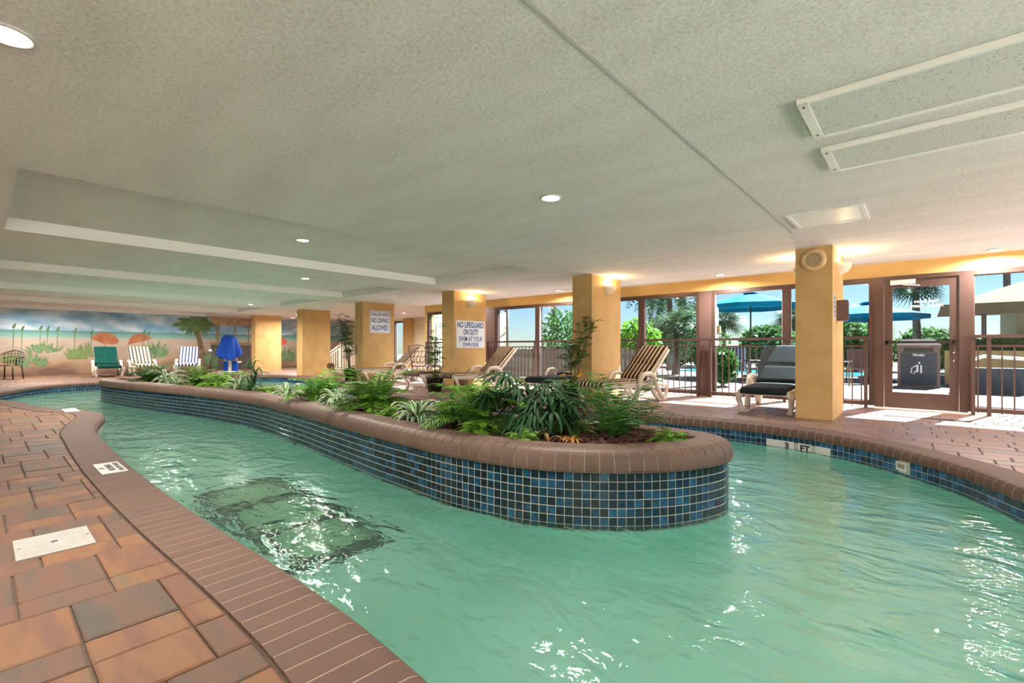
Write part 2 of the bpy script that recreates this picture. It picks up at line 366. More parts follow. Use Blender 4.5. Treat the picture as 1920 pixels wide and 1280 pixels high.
def loop(P, step):
    L = resample(catmull(P), step)
    if area(L) < 0: L = L[::-1]
    return L
pool = loop(POOL_P, .05); pool_n = normals(pool)            # outward = into the deck
plant = loop(PLANT_P, .05); plant_n = normals(plant)        # outward = towards the water
CAM = Vector((0, 0)); FWD = Vector((-sin(radians(41.3)), cos(radians(41.3)))); RGT = Vector((FWD.y, -FWD.x))
def visible(p, m=.25):
    d = p.dot(FWD); l = p.dot(RGT)
    return d > .3 and abs(l) < d*(1.091+m)+.3
def off(L, N, d): return [p+n*d for p, n in zip(L, N)]
def sweep(L, N, prof, sgn=1, mb=None, mi=0, smooth=True):   # closed sweep of a profile [(o,z)]
    mb = mb or MB(); n = len(L); m = len(prof); vs = []
    for p, q in zip(L, N):
        for o, z in prof: vs.append((p.x+q.x*o*sgn, p.y+q.y*o*sgn, z))
    fs = [(i*m+k, i*m+k+1, ((i+1) % n)*m+k+1, ((i+1) % n)*m+k) for i in range(n) for k in range(m-1)]
    if sgn < 0: fs = [f[::-1] for f in fs]
    return mb.add(vs, fs, mi, smooth)
def brick_verts(L, N, i0, i1, f0, f1, prof, sgn):
    # a brick between fractional indices f0..f1 of the loop, following the curve
    n = len(L); m = len(prof); vs = []
    for f in (f0, (f0+f1)/2, f1):
        i = int(math.floor(f)); t = f-i; a = i % n; b = (i+1) % n
        p = L[a].lerp(L[b], t); q = N[a].lerp(N[b], t).normalized()
        for o, z in prof: vs.append((p.x+q.x*o*sgn, p.y+q.y*o*sgn, z))
    fs = [(r*m+k, r*m+(k+1) % m, (r+1)*m+(k+1) % m, (r+1)*m+k) for r in range(2) for k in range(m)]
    fs += [list(range(m-1, -1, -1)), [2*m+k for k in range(m)]]
    if sgn < 0: fs = [f[::-1] for f in fs]
    return vs, fs
def pieces(name, stuffname, parent, items, mats, cap=300, only_vis=True, maxd=1e9, drop=()):
    """items: (centre Vector2, verts, faces); nearest `cap` in view become parts, the rest one stuff mesh"""
    vis = []; rest = []
    for it in items:
        (vis if visible(it[0], 0) and it[0].length < maxd else rest).append(it)
    vis.sort(key=lambda it: it[0].length)
    rest += vis[cap:]
    mi = lambda it: it[3] if len(it) > 3 else 0
    ml = mats if isinstance(mats, list) else [mats]
    for it in vis[:cap]:
        c, vs, fs = it[:3]
        z = sum(v[2] for v in vs)/len(vs)
        mb = MB(); mb.add([(v[0]-c.x, v[1]-c.y, v[2]-z) for v in vs], fs); O(name, mb, ml[mi(it)], parent, world=True, loc=(c.x, c.y, z))
    mb = MB()
    for it in rest:
        if visible(it[0], .9) or it[0].length < 4: mb.add(it[1], it[2], mi(it))
    if mb.v: tag(O(stuffname, mb, mats, parent, world=True), kind='stuff')

# ------------------------------------------------------------------ floor, pool, water
XW, XE, YS, YN = -23.1, 4.6, -3.6, 9.5
outer = [(XW, YS), (XE, YS), (XE, YN), (-11.9, YN), (-11.9, 13), (XW, 13)]
pl = resample([tuple(p) for p in pool], .15)
pedge = off(pool, pool_n, .1)[::3]
fl = MB(); fl.tess(outer, [pedge], -.012); floor = struct('floor', fl, M_SAND)
basin = MB()
sweep(pool, pool_n, [(.012, -.012), (.012, BOTTOM)], 1, basin, 0)
bo = off(pool, pool_n, .012)[::3]
basin.tess(bo, [], BOTTOM)
basin = struct('pool_basin', basin, M_PLASTER)
w = MB(); w.tess([tuple(p) for p in off(pool, pool_n, .01)[::2]], [[tuple(p) for p in plant[::2]]], WATER)
water = struct('pool_water', w, M_WATER, 'clear turquoise green water rippling in the indoor pool channel')

def clip(poly, p, n):                              # keep the side where (x-p).n >= 0
    out = []
    for i in range(len(poly)):
        a = Vector(poly[i]); b = Vector(poly[(i+1) % len(poly)]); da = (a-p).dot(n); db = (b-p).dot(n)
        if da >= 0: out.append(tuple(a))
        if (da >= 0) != (db >= 0): out.append(tuple(a.lerp(b, da/(da-db))))
    return out
coarse = list(range(0, len(pool), 4))
def inside_pool(c):
    i = min(coarse, key=lambda k: (pool[k]-c).length_squared)
    i = min(range(i-4, i+5), key=lambda k: (pool[k % len(pool)]-c).length_squared) % len(pool)
    return i, (c-pool[i]).dot(pool_n[i])
LID = (-3.335, -3.03, .112, .38)
items = []
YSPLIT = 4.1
def lay(x, x1, y, y1):
    c = Vector(((x+x1)/2, (y+y1)/2))
    if not visible(c, .35) or (c.x > -11.9 and c.y > YN-.05): return
    poly = [(x, y), (x1, y), (x1, y1), (x, y1)]
    i, s = inside_pool(c)
    if s < .65:
        if s < -.1: return
        poly = clip(poly, pool[i]+pool_n[i]*.283, pool_n[i])
    if c.x > -12.1 and y1 > YN-.05: poly = [(a, min(b, YN-.05)) for a, b in poly]
    if len(poly) < 3 or abs(area(poly)) < .004: return
    g = .003; cx = sum(p[0] for p in poly)/len(poly); cyy = sum(p[1] for p in poly)/len(poly)
    poly = [(cx+(p[0]-cx)*(1-g/max(.02, abs(p[0]-cx))) if abs(p[0]-cx) > .02 else p[0],
             cyy+(p[1]-cyy)*(1-g/max(.02, abs(p[1]-cyy))) if abs(p[1]-cyy) > .02 else p[1]) for p in poly]
    h = R.uniform(-.0025, .0015); mb = MB(); mb.prism(poly, -.011, h, .007 if c.length < 9 else 0)
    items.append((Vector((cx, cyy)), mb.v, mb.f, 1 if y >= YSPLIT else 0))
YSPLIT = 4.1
x = -22.95; grp = 0; ph = 0                       # mural side and left deck: courses across the deck in staggered groups
while x < XE:
    w_ = R.choice([.165, .165, .245, .33])
    if grp <= 0: grp = R.choice([2, 3, 3, 4]); ph += R.choice([.09, .13, .17])
    grp -= 1; y = YS+.1+(ph % .262)-.262
    while y < YSPLIT:
        lay(x, min(x+w_, XE), max(y, YS), min(y+.262, YSPLIT)); y += .262
    x += w_
y = YSPLIT
while y < 13:                                     # window side: courses along the glass
    x = -22.9+R.random()*.3
    while x < XE:
        ln = R.choice([.245, .33, .33, .4]); lay(x, min(x+ln, XE), y, y+.2); x += ln
    y += .2
pieces('paver', 'far_pavers', floor, items, [M_PAVER, M_PAVER_LIT])

# pool coping
cop = thing('pool_coping', 'reddish brown bullnose brick coping running around the edge of the pool channel', 'coping', (-4, .9, 0))
prof = [(.275, -.03), (.275, .002), (.03, .002), (.0, -.006), (-.022, -.03), (-.028, -.06), (-.022, -.095), (.02, -.1), (.02, -.03)]
sweep_prof = [(.273, .0012), (.03, .0012), (0.001, -.0068), (-.021, -.0305), (-.027, -.06), (-.0212, -.0945), (.015, -.0995)]
O('grout', sweep(pool, pool_n, sweep_prof[::-1]), M_GROUT2, cop, world=True)
items = []; k = 0; st = .095/.05*(len(pool)*.05/ (len(pool)*.05)); f = 0.0
while f < len(pool)-st*.5:
    vs, fs = brick_verts(pool, pool_n, 0, 0, f+.10, f+st-.03, prof, 1)
    c = pool[int(f) % len(pool)]; n = pool_n[int(f) % len(pool)]
    items.append((c+n*.12, vs, [q[::-1] for q in fs])); f += st
pieces('brick', 'far_bricks', cop, items, M_COPE, cap=300)
# waterline tiles of the outer pool wall
wt = thing('waterline_tiling', 'band of blue glazed mosaic tiles under the coping along the pool wall', 'tiles', (-1, 6.3, -.1))
O('grout', sweep(pool, pool_n, [(.004, -.1), (.004, -.355), (.012, -.355)]), M_TGROUT, wt, world=True)
def tiles(L, N, sgn, ztop, rows, pitch, skip=None):
    items = []; total = len(L)*.05; nc = round(total/pitch); st = len(L)/nc
    for k in range(nc):
        f0 = k*st; i = int(f0) % len(L); c = L[i]
        if not visible(c, .6) and c.length > 3: continue
        t = Vector((-N[i].y, N[i].x)); n = N[i]*sgn
        p = L[i].lerp(L[(i+1) % len(L)], f0-int(f0)); p2 = L[int(f0+st) % len(L)].lerp(L[int(f0+st+1) % len(L)], (f0+st)-int(f0+st))
        mid = (p+p2)/2; tt = (p2-p).normalized(); hw = (p2-p).length/2-.0018; nn = Vector((tt.y, -tt.x))*sgn
        for r in range(rows):
            z1 = ztop-r*pitch-.002; z0 = ztop-(r+1)*pitch+.002
            if skip and skip(mid, r): continue
            e = .004; b = .003
            a0 = mid-tt*hw; a1 = mid+tt*hw; f_ = [(a0, z0), (a1, z0), (a1, z1), (a0, z1)]
            g_ = [(mid-tt*(hw-b), z0+b), (mid+tt*(hw-b), z0+b), (mid+tt*(hw-b), z1-b), (mid-tt*(hw-b), z1-b)]
            vs = [(q.x, q.y, z) for q, z in f_]+[(q.x+nn.x*e, q.y+nn.y*e, z) for q, z in g_]
            fs = [(4, 5, 6, 7), (0, 1, 5, 4), (1, 2, 6, 5), (2, 3, 7, 6), (3, 0, 4, 7)]
            if sgn < 0: fs = [q[::-1] for q in fs]
            items.append((mid, vs, fs))
    return items
def skip_fn(m, r): return r in (1, 2) and abs(m.y-5.98-(m.x+1.1)*-.25) < .5 and -1.46 < m.x < -.80 or (r in (0, 1) and (m-Vector((-.157, 5.69))).length < .045)
items = tiles(off(pool, pool_n, .004), pool_n, -1, -.1, 4, .06, skip_fn)
items = [it for it in items if it[0].y > 3.2 or it[0].x < -12 or it[0].x > 0]
pieces('tile', 'far_tiles', wt, items, M_TILE2, cap=300)

# planter
P_LOC = (-2.5, 3.1, BOTTOM)
planter = thing('raised_planter', 'long curving raised planter island clad in blue mosaic tile with brick rim', 'planter', P_LOC)
wall = MB(); sweep(plant, plant_n, [(-.02, .11), (-.004, .11), (-.004, WATER-.16)], 1, wall)
O('grout', wall, M_TGROUT, planter, world=True)
wall = MB(); sweep(plant, plant_n, [(-.012, WATER-.1), (-.012, BOTTOM)], 1, wall); O('plaster_base', wall, M_PLASTER, planter, world=True)
items = tiles(off(plant, plant_n, -.004), plant_n, 1, .12, 8, .0585)
pieces('tile', 'far_tiles', planter, items, M_TILE)
cprof = [(-.085, .12), (-.085, .27), (-.06, .27), (-.035, .2665), (-.008, .254), (.010, .237), (.022, .215), (.029, .192), (.032, .17), (.032, .145), (.026, .127), (-.01, .127)]
iprof = [(-.235, .12), (-.235, .262), (-.228, .27), (-.0885, .27), (-.0885, .12)]
gp = [(-.232, .12), (-.232, .2665), (-.06, .2665), (-.03, .2605), (-.002, .244), (.019, .213), (.029, .18), (.029, .145), (.02, .124), (-.02, .122)]
O('mortar', sweep(plant, plant_n, gp[::-1]), M_GROUT, planter, world=True)
items = []; f = 0.0; st = .096/.05
while f < len(plant)-st*.5:
    c = plant[int(f)]; n = plant_n[int(f)]
    vs, fs = brick_verts(plant, plant_n, 0, 0, f+.06, f+st-.05, cprof, 1); items.append((c, vs, [q[::-1] for q in fs]))
    vs, fs = brick_verts(plant, plant_n, 0, 0, f+.04+st*.5, f+st*1.5-.03, iprof, 1); items.append((c-n*.15, vs, [q[::-1] for q in fs]))
    f += st
pieces('brick', 'far_bricks', planter, items, M_PCOPE)
SOILZ = .215
soilp = off(plant, plant_n, -.23)[::2]
s_ = MB(); s_.tess([tuple(p) for p in soilp], [], SOILZ); O('soil', s_, M_SOIL, planter, world=True)
def in_poly(x, y, P):
    c = False; j = len(P)-1
    for i in range(len(P)):
        if (P[i].y > y) != (P[j].y > y) and x < (P[j].x-P[i].x)*(y-P[i].y)/(P[j].y-P[i].y)+P[i].x: c = not c
        j = i
    return c
def rock(r):
    rr = random.Random(r); bm_ = bmesh.new(); bmesh.ops.create_icosphere(bm_, subdivisions=1, radius=1)
    for v in bm_.verts: v.co *= rr.uniform(.72, 1.25); v.co.z *= .75
    vs = [tuple(v.co) for v in bm_.verts]; fs = [[v.index for v in f.verts] for f in bm_.faces]; bm_.free(); return vs, fs
rocks = [rock(i) for i in range(6)]
items = []
for _ in range(6000):
    x = -13.6+12.6*(1-R.random()**1.7*1.0) if False else R.uniform(-13.6, -1.1); y = R.uniform(1.9, 3.95)
    if R.random() > (1 if x > -3.4 else .45) or not in_poly(x, y, soilp): continue
    r = R.uniform(.016, .032); vs, fs = rocks[R.randrange(6)]; a = R.random()*6.28; ca, sa = cos(a), sin(a)
    items.append((Vector((x, y)), [(x+(v[0]*ca-v[1]*sa)*r, y+(v[0]*sa+v[1]*ca)*r, SOILZ+.012+v[2]*r+R.uniform(0, .004)) for v in vs], fs))
pieces('lava_rock', 'lava_rock_mulch', planter, items, M_ROCK)

# ------------------------------------------------------------------ ceiling
coffers = [(-7.8-3.85*k, -5.07-3.85*k) for k in range(5)]
coffers[-1] = (-22.95, coffers[-1][1])
CY0, CY1, CD = .2, 6.42, .14
xs = sorted([XW] + [a for c in coffers for a in c] + [XE]); ys = [YS, CY0, CY1, YN]
cm = MB()
for i in range(len(xs)-1):
    for j in range(3):
        rec = j == 1 and any(abs(xs[i]-a) < 1e-6 and abs(xs[i+1]-b) < 1e-6 for a, b in coffers)
        z = CEIL+CD if rec else CEIL; a, b, c, d = xs[i], xs[i+1], ys[j], ys[j+1]
        cm.add([(a,c,z),(b,c,z),(b,d,z),(a,d,z)], [(3,2,1,0)])
        if rec:
            for q in (((a,c),(a,d)), ((b,d),(b,c)), ((a,d),(b,d)), ((b,c),(a,c))):
                (x0, y0), (x1, y1) = q
                cm.add([(x0,y0,CEIL),(x1,y1,CEIL),(x1,y1,z),(x0,y0,z)], [(0,1,2,3)], 1 if x0 == x1 else 0)  # x-facing sides coloured as lit, y-facing sides kept grey as shaded
cm.add([(XW,YN,CEIL),(-11.9,YN,CEIL),(-11.9,13,CEIL),(XW,13,CEIL)], [(3,2,1,0)])
cm.box(XW-.2, XE+.2, YS-.2, 9.8, CEIL+.3, CEIL+.45); cm.box(XW-.2, -11.8, 9.8, 13.2, CEIL+.3, CEIL+.45)
ceiling = struct('ceiling', cm, [M_CEIL, M_CSIDE_LIT])
jb = MB(); jb.box(-1.165, -1.155, YS, 6.3, CEIL-.003, CEIL+.001); jb.box(-1.155, -1.147, YS, 6.3, CEIL-.001, CEIL+.001)
O('seam', jb, mat('ceiling_seam', (.42, .42, .40), .9), ceiling)
# heater panels
for i, (y0, y1) in enumerate(((2.92, 3.48), (3.72, 4.22))):
    t = thing('ceiling_panel', ['long perforated ceiling panel in a white metal frame, nearer to the pool', 'long perforated ceiling panel in a white metal frame, nearer to the glass door'][i], 'ceiling panel', (-.52, (y0+y1)/2, CEIL))
    x0, x1 = -.52, 2.9; f = MB()
    f.box(x0, x0+.05, y0, y1, CEIL-.028, CEIL-.002); f.box(x1-.05, x1, y0, y1, CEIL-.028, CEIL-.002)
    f.box(x0+.05, x1-.05, y0, y0+.022, CEIL-.034, CEIL-.002); f.box(x0+.05, x1-.05, y1-.022, y1, CEIL-.034, CEIL-.002)
    O('frame', f, M_ALU, t, world=True)
    b = MB(); b.box(x0+.05, x1-.05, y0+.022, y1-.022, CEIL-.024, CEIL-.004); O('perforated_sheet', b, M_ACOU, t, world=True)
    for yy in (y0+.06, y1-.06):
        s = MB(); s.lathe([(0, -.004), (.008, -.003), (.008, 0)], 8); O('screw', s, M_DARK, t, world=True, loc=(x0+.025, yy, CEIL-.028))
t = thing('access_hatch', 'glossy white square access hatch in the ceiling over the pool', 'hatch', (-.75, 5.72, CEIL))
f = MB(); x0, x1, y0, y1 = -1.06, -.42, 5.4, 6.05
for a in ((x0, x1, y0, y0+.035), (x0, x1, y1-.035, y1), (x0, x0+.035, y0+.035, y1-.035), (x1-.035, x1, y0+.035, y1-.035)): f.box(*a, CEIL-.014, CEIL-.001)
O('frame', f, M_ALU, t, world=True)
b = MB(); b.box(x0+.036, x1-.036, y0+.036, y1-.036, CEIL-.010, CEIL-.002); O('door_leaf', b, M_GLOSSW, t, world=True)
# downlights
DL = [(-2.5, 3.37, 'round recessed downlight above the middle of the planter nose'), (-2.94, .08, 'round recessed downlight at the near left over the brick deck'),
      (-6.4, 2.94, 'round recessed downlight at the edge of the first ceiling coffer'), (-13.3, 2.72, 'round recessed downlight inside the third ceiling coffer'),
      (-15.6, 5.55, 'round recessed downlight near the far ochre columns'), (-6.4, 8.95, 'round recessed downlight by the window left of the second column'),
      (-2.8, 8.95, 'round recessed downlight by the window in front of the blue parasol'), (.73, 9.15, 'round recessed downlight by the window right of the glass door'),
      (1.6, .5, None), (1.2, -2.4, None), (-2.9, -2.6, None), (-9.6, .9, None), (-9.9, 4.6, None), (-17.6, 1.6, None), (-13.6, -1.6, None), (-8, -2.4, None), (-20.6, 4.6, None), (-21.2, 1.2, None), (-21, 9.2, None), (-19, 8.5, None), (-15.0, 10.8, None), (-13.3, 8.9, None), (-10.0, 8.9, None), (3.6, 7.0, None), (2.2, 5.6, None)]  # entries without a label are extra lamps added to brighten the room
def coffz(x, y): return CEIL+CD if CY0 < y < CY1 and any(a < x < b for a, b in coffers) else CEIL
dl0 = None
FILL_OVER = ['the bend of the pool behind the camera', 'the south side of the pool behind the camera', 'the brick deck beside the camera', 'the second coffer near the deck', 'the planter middle inside a coffer',
        'the far end of the pool', 'the deck by the south wall far left', 'the deck by the south wall near left', 'the mural palm', 'the dark armchair', 'the narrow mural strip', 'the far alcove', 'the alcove stairs', 'the pilaster corner',
        'the ornamental chair', 'the strip beside the window bay', 'the east end by the window', 'the deck right of the nearest column', 'the spare corner']
for x, y, lab in DL:
    z = coffz(x, y)
    near = y > 8.8 and x > -8 or False
    lab = lab or 'round recessed downlight added as fill light over ' + FILL_OVER.pop(0)
    if dl0 is None:
        t = thing('downlight', lab, 'ceiling light', (x, y, z), 0, 'recessed ceiling downlights')
        r = MB(); r.lathe([(.075, -.001), (.098, -.001), (.1, -.006), (.094, -.012), (.08, -.012), (.075, -.002)], 24); O('trim_ring', r, M_WHITE, t)
        l = MB(); l.lathe([(.0001, -.004), (.04, -.004), (.076, -.003)], 20); O('lens', l, M_LENS, t)
        dl0 = t
    else: t = copy_tree(dl0, (x, y, z), 0, lab)
    ld = bpy.data.lights.new('lamp', 'AREA'); ld.shape = 'DISK'; ld.size = .14; ld.energy = LAMP_W*(.35 if 8.8 < y < 10 else .45 if (x, y) == (-2.94, .08) else 2.3 if x < -14 else 1); ld.color = (1, .93, .84); ld.spread = radians(165)
    lo = bpy.data.objects.new('lamp', ld); COL.objects.link(lo); lo.parent = t; lo.location = (0, 0, -.014)
for i, (x, y) in enumerate(((-.05, 8.75), (-3.3, 8.9), (-5.9, 9.0))):
    t = thing('air_slot', ['slim linear air slot in the ceiling above the glass door', 'slim linear air slot in the ceiling right of the second column', 'slim linear air slot in the ceiling left of the second column'][i], 'vent', (x, y, CEIL))
    f = MB()
    for dy in (-.035, 0, .035): f.box(x-.35, x+.35, y+dy-.006, y+dy+.006, CEIL-.008, CEIL-.001)
    O('blade', f, M_ALU, t, world=True)

# ------------------------------------------------------------------ walls, beam, windows
HEAD = 2.07
b = MB(); b.box(-11.9, XE, 9.46, 9.72, HEAD, CEIL); b.box(-12.02, -11.9, 9.46, 9.72, 0, CEIL); struct('trim_1', b, M_YBEAM)
b = MB(); b.box(-12.02, -11.9, 9.72, 13.2, 0, CEIL); struct('wall_east', b, M_CREAM)
b = MB(); b.box(XW-.2, XE+.2, YS-.2, YS, -.02, CEIL)
struct('wall_south', b, M_CREAM)
b = MB(); b.box(XW-.2, XW, YS, 13, -.02, CEIL); struct('wall_west', b, M_CREAM)
b = MB(); b.box(XW-.2, -18.9, 13, 13.2, -.02, CEIL); b.box(-17.8, -12.0, 13, 13.2, -.02, CEIL); b.box(-18.9, -17.8, 13, 13.2, 2.2, CEIL); struct('wall_north', b, M_CREAM)
def window(n, x0, x1, y=9.5, head=HEAD, mid=True, z0=.03, fw=.06):
    f = MB(); f.box(x0, x0+fw, y-.05, y+.09, z0, head); f.box(x1-fw, x1, y-.05, y+.09, z0, head)
    f.box(x0+fw, x1-fw, y-.05, y+.09, head-.07, head); f.box(x0+fw, x1-fw, y-.05, y+.09, z0, z0+.07)
    root = struct('window_%d' % n, f, M_BRZ)
    g = MB(); g.box(x0+fw, x1-fw, y+.015, y+.022, z0+.07, head-.07); O('pane', g, M_GLASS, root)
    bd = MB(); e = .012
    for q in ((x0+fw, x0+fw+e, z0+.07, head-.07), (x1-fw-e, x1-fw, z0+.07, head-.07), (x0+fw+e, x1-fw-e, head-.07-e, head-.07), (x0+fw+e, x1-fw-e, z0+.07, z0+.07+e)): bd.box(q[0], q[1], y-.02, y+.014, q[2], q[3])
    O('glazing_bead', bd, M_ALU if n in (4, 7) else M_BRZ2, root)
    return root
wx = [(-11.9, -10.45), (-10.45, -9.35), (-8.93, -7.45), (-7.45, -6.0), (-6.0, -4.6), (-4.6, -3.36), (-3.12, -1.84), (-1.84, -.6), (.475, 1.9), (1.9, 3.3), (3.3, XE)]
for i, (a, c) in enumerate(wx): window(i+1, a, c)
b = MB(); b.box(-9.35, -8.93, 9.44, 9.6, 0, HEAD); struct('trim_2', b, M_BRZ2)
b = MB(); b.box(-3.36, -3.12, 9.44, 9.6, 0, HEAD); struct('trim_3', b, M_BRZ2)
b = MB(); b.box(-.6, -.48, 9.44, 9.6, 0, HEAD); b.box(.385, .475, 9.44, 9.6, 0, HEAD); b.box(-.48, .385, 9.44, 9.6, HEAD-.06, HEAD); struct('trim_4', b, M_BRZ)
dm = MB(); x0, x1 = -.475, .38; zt = HEAD-.065
dm.box(x0, x0+.1, 9.47, 9.52, .02, zt); dm.box(x1-.1, x1, 9.47, 9.52, .02, zt); dm.box(x0+.1, x1-.1, 9.47, 9.52, zt-.12, zt); dm.box(x0+.1, x1-.1, 9.47, 9.52, .02, .26)
door = struct('door_1', dm, M_BRZ)
g = MB(); g.box(x0+.1, x1-.1, 9.49, 9.498, .26, zt-.12); O('pane', g, M_GLASS, door)
g = MB(); g.box(x0+.02, x1-.05, 9.39, 9.42, 1.02, 1.055); g.box(x0+.01, x0+.05, 9.39, 9.47, 1.0, 1.07); g.box(x1-.07, x1-.03, 9.39, 9.47, 1.0, 1.07); O('push_bar', g, M_BLACK, door)
g = MB(); g.box(-.4, -.1, 9.40, 9.47, zt-.075, zt-.005); g.bar((-.25, 9.44, zt-.08), (-.05, 9.46, zt-.10), .02, .015); O('door_closer', g, M_ALU, door)
for z in (.88, .76):
    g = MB(); g.lathe([(0, 0), (.016, .0), (.018, .012), (0, .016)], 10); O('lock', g, M_CHROME, door, loc=(x1-.05, 9.47, z), rot=(pi/2, 0, 0))
text_obj('Pool Hours', .06, M_WTXT, door, (.02, 9.486, 1.66), (pi/2, 0, 0), .002, True)
text_obj('7:00AM - 11:00PM', .052, M_WTXT, door, (.02, 9.486, 1.585), (pi/2, 0, 0), .002, True)
t = MB(); t.box(-.6, .475, 9.3, 9.62, .0, .018); struct('trim_5', t, M_ALU)
# alcove window
window(12, -18.9, -17.8, 13.05, 2.2, z0=.05, fw=.07)
b = MB(); b.box(-17.8, -17.3, 12.75, 13.0, 0, CEIL)
tag(O('column', b, M_YEL), 'slim ochre pilaster beside the window at the back of the far alcove', 'column')
# open frames without panes on the unseen +X side let daylight in
yy = [YS, -1, 1.6, 4.2, 6.8, 9.44]
for i in range(5):
    f = MB(); a, c = yy[i], yy[i+1]; fw = .06
    f.box(XE, XE+.1, a, a+fw, 0, CEIL); f.box(XE, XE+.1, c-fw, c, 0, CEIL); f.box(XE, XE+.1, a+fw, c-fw, CEIL-.1, CEIL); f.box(XE, XE+.1, a+fw, c-fw, 0, .08)
    r = struct('window_%d' % (13+i), f, M_BRZ)

# columns
COLX = [-.9, -4.53, -8.27, -12.2, -16.15, -20.3]
clab = ['ochre stucco column nearest the glass door, with a round speaker near its top', 'ochre stucco column left of the striped lounger nearest the door, carrying one bowl sconce',
        'ochre stucco column with the no lifeguard sign on its side', 'ochre stucco column with the shallow water sign on its side',
        'plain ochre column right of the narrow mural strip with the red parasol', 'plain ochre column farthest away, at the edge of the big mural']
for x, l in zip(COLX, clab):
    y0 = 7.35 if x > -15 else 7.4
    b = MB(); b.box(x-.42, x, y0, 8.42, 0, CEIL, bev=0)
    tag(O('column', b, M_YEL), l, 'column')
# mirrored notice & box on column 1
def sconce(x, y, z, side, lab):
    t = thing('wall_sconce', lab, 'wall lamp', (x, y, z), 0, 'bowl sconces on the columns')
    m = MB(); a0 = -pi/2 if side > 0 else pi/2
    prof = [(.15*cos(q), -.15*sin(q)*1.05) for q in [k*pi/2/7 for k in range(7)]]+[(.012, -.158)]
    inn = [(r*.9, z_*.88) for r, z_ in prof[::-1]]
    m.lathe(inn[:-1]+[(.135, 0)]+prof, 16, mi=0, a0=a0, a1=a0+pi); O('bowl', m, M_SCON, t)
    bl = MB(); bl.lathe([(.0001, -.03), (.02, -.025), (.028, 0), (.02, .025), (.0001, .03)], 10, c=(side*.06, 0, -.05)); O('bulb', bl, M_LENS, t)
    ld = bpy.data.lights.new('lamp', 'POINT'); ld.energy = SCONCE_W; ld.color = (1, .72, .36); ld.shadow_soft_size = .03
    lo = bpy.data.objects.new('lamp', ld); COL.objects.link(lo); lo.parent = t; lo.location = (side*.07, 0, .01)
sconce(-.9, 7.98, 2.13, 1, 'bowl sconce on the column nearest the door, on the side facing the door')
sconce(-1.32, 7.98, 2.13, -1, 'bowl sconce on the column nearest the door, half hidden behind the speaker side')
sconce(-4.53, 7.93, 2.12, 1, 'bowl sconce on the ochre column between two striped loungers')
sconce(-8.27, 7.9, 2.1, 1, 'bowl sconce glowing above the no lifeguard sign')
t = thing('speaker', 'round beige speaker mounted high on the nearest ochre column', 'speaker', (-1.11, 7.35, 2.12))
m = MB(); m.lathe([(.09, .03), (.1, .034), (.135, .03), (.148, .018), (.15, 0)], 32); O('rim', m, M_SPK, t, rot=(pi/2, 0, 0))
m = MB(); m.lathe([(.0001, .022), (.05, .022), (.091, .02)], 28); O('grille', m, M_SPKG, t, rot=(pi/2, 0, 0))
for k in range(4):
    a = pi/4+k*pi/2; m = MB(); m.lathe([(.0001, .004), (.005, .003), (.006, 0)], 8); O('screw', m, M_DARK, t, loc=(.115*cos(a), -.033, .115*sin(a)), rot=(pi/2, 0, 0))
t = thing('notice_plate', 'small white and blue rules plate on the column nearest the door', 'sign', (-.9, 7.53, 1.5))
m = MB(); m.box(0, .006, -.07, .07, -.17, .17); O('plate', m, M_SIGNW, t)
for k in range(5):
    m = MB(); m.box(.006, .007, -.05, .05, .12-k*.06-.02, .12-k*.06+.012); O('print', m, M_SIGNB, t)
t = thing('card_reader_box', 'small brown metal box mounted beside the notice plate on the column', 'box', (-.9, 7.8, 1.46))
m = MB(); m.box(0, .12, -.07, .07, -.14, .14); O('housing', m, M_BRZ2, t)
m = MB(); m.box(.12, .128, -.055, .055, -.12, .12); O('cover', m, M_BRZ, t)

def sign(x, y0, y1, z0, z1, lab, lines, border):
    t = thing('wall_sign', lab, 'sign', (x, (y0+y1)/2, (z0+z1)/2)); w_ = (y1-y0)/2; h = (z1-z0)/2
    m = MB(); m.box(.001, .009, -w_, w_, -h, h); O('board', m, M_SIGNW, t)
    if border:
        m = MB(); e = .02
        for a in ((-w_+.02, w_-.02, h-.03, h-.02), (-w_+.02, w_-.02, -h+.02, -h+.03), (-w_+.02, -w_+.03, -h+.03, h-.03), (w_-.03, w_-.02, -h+.03, h-.03)): m.box(.009, .0105, *a)
        O('border', m, M_SIGNB, t)
    for s, z, size, bold, wid in lines:
        o = text_obj(s, size, M_SIGNB, t, (.0105, 0, z), (pi/2, 0, pi/2), bold)
        xs_ = [v.co.x for v in o.data.vertices]; o.scale[0] = wid/(max(xs_)-min(xs_))
sign(-8.27, 7.42, 8.36, .95, 1.6, 'white sign in blue letters warning of no lifeguard on duty', [('NO LIFEGUARD', .22, .19, .005, .88), ('ON DUTY', .05, .19, .005, .50), ('SWIM AT YOUR', -.115, .16, .002, .78), ('OWN RISK', -.25, .14, .002, .54)], False)
sign(-12.2, 7.57, 8.27, 1.39, 2.06, 'white sign with blue border saying shallow water no diving allowed', [('SHALLOW WATER', .215, .14, .002, .58), ('NO DIVING', .03, .2, .004, .58), ('ALLOWED', -.18, .22, .005, .56)], True)

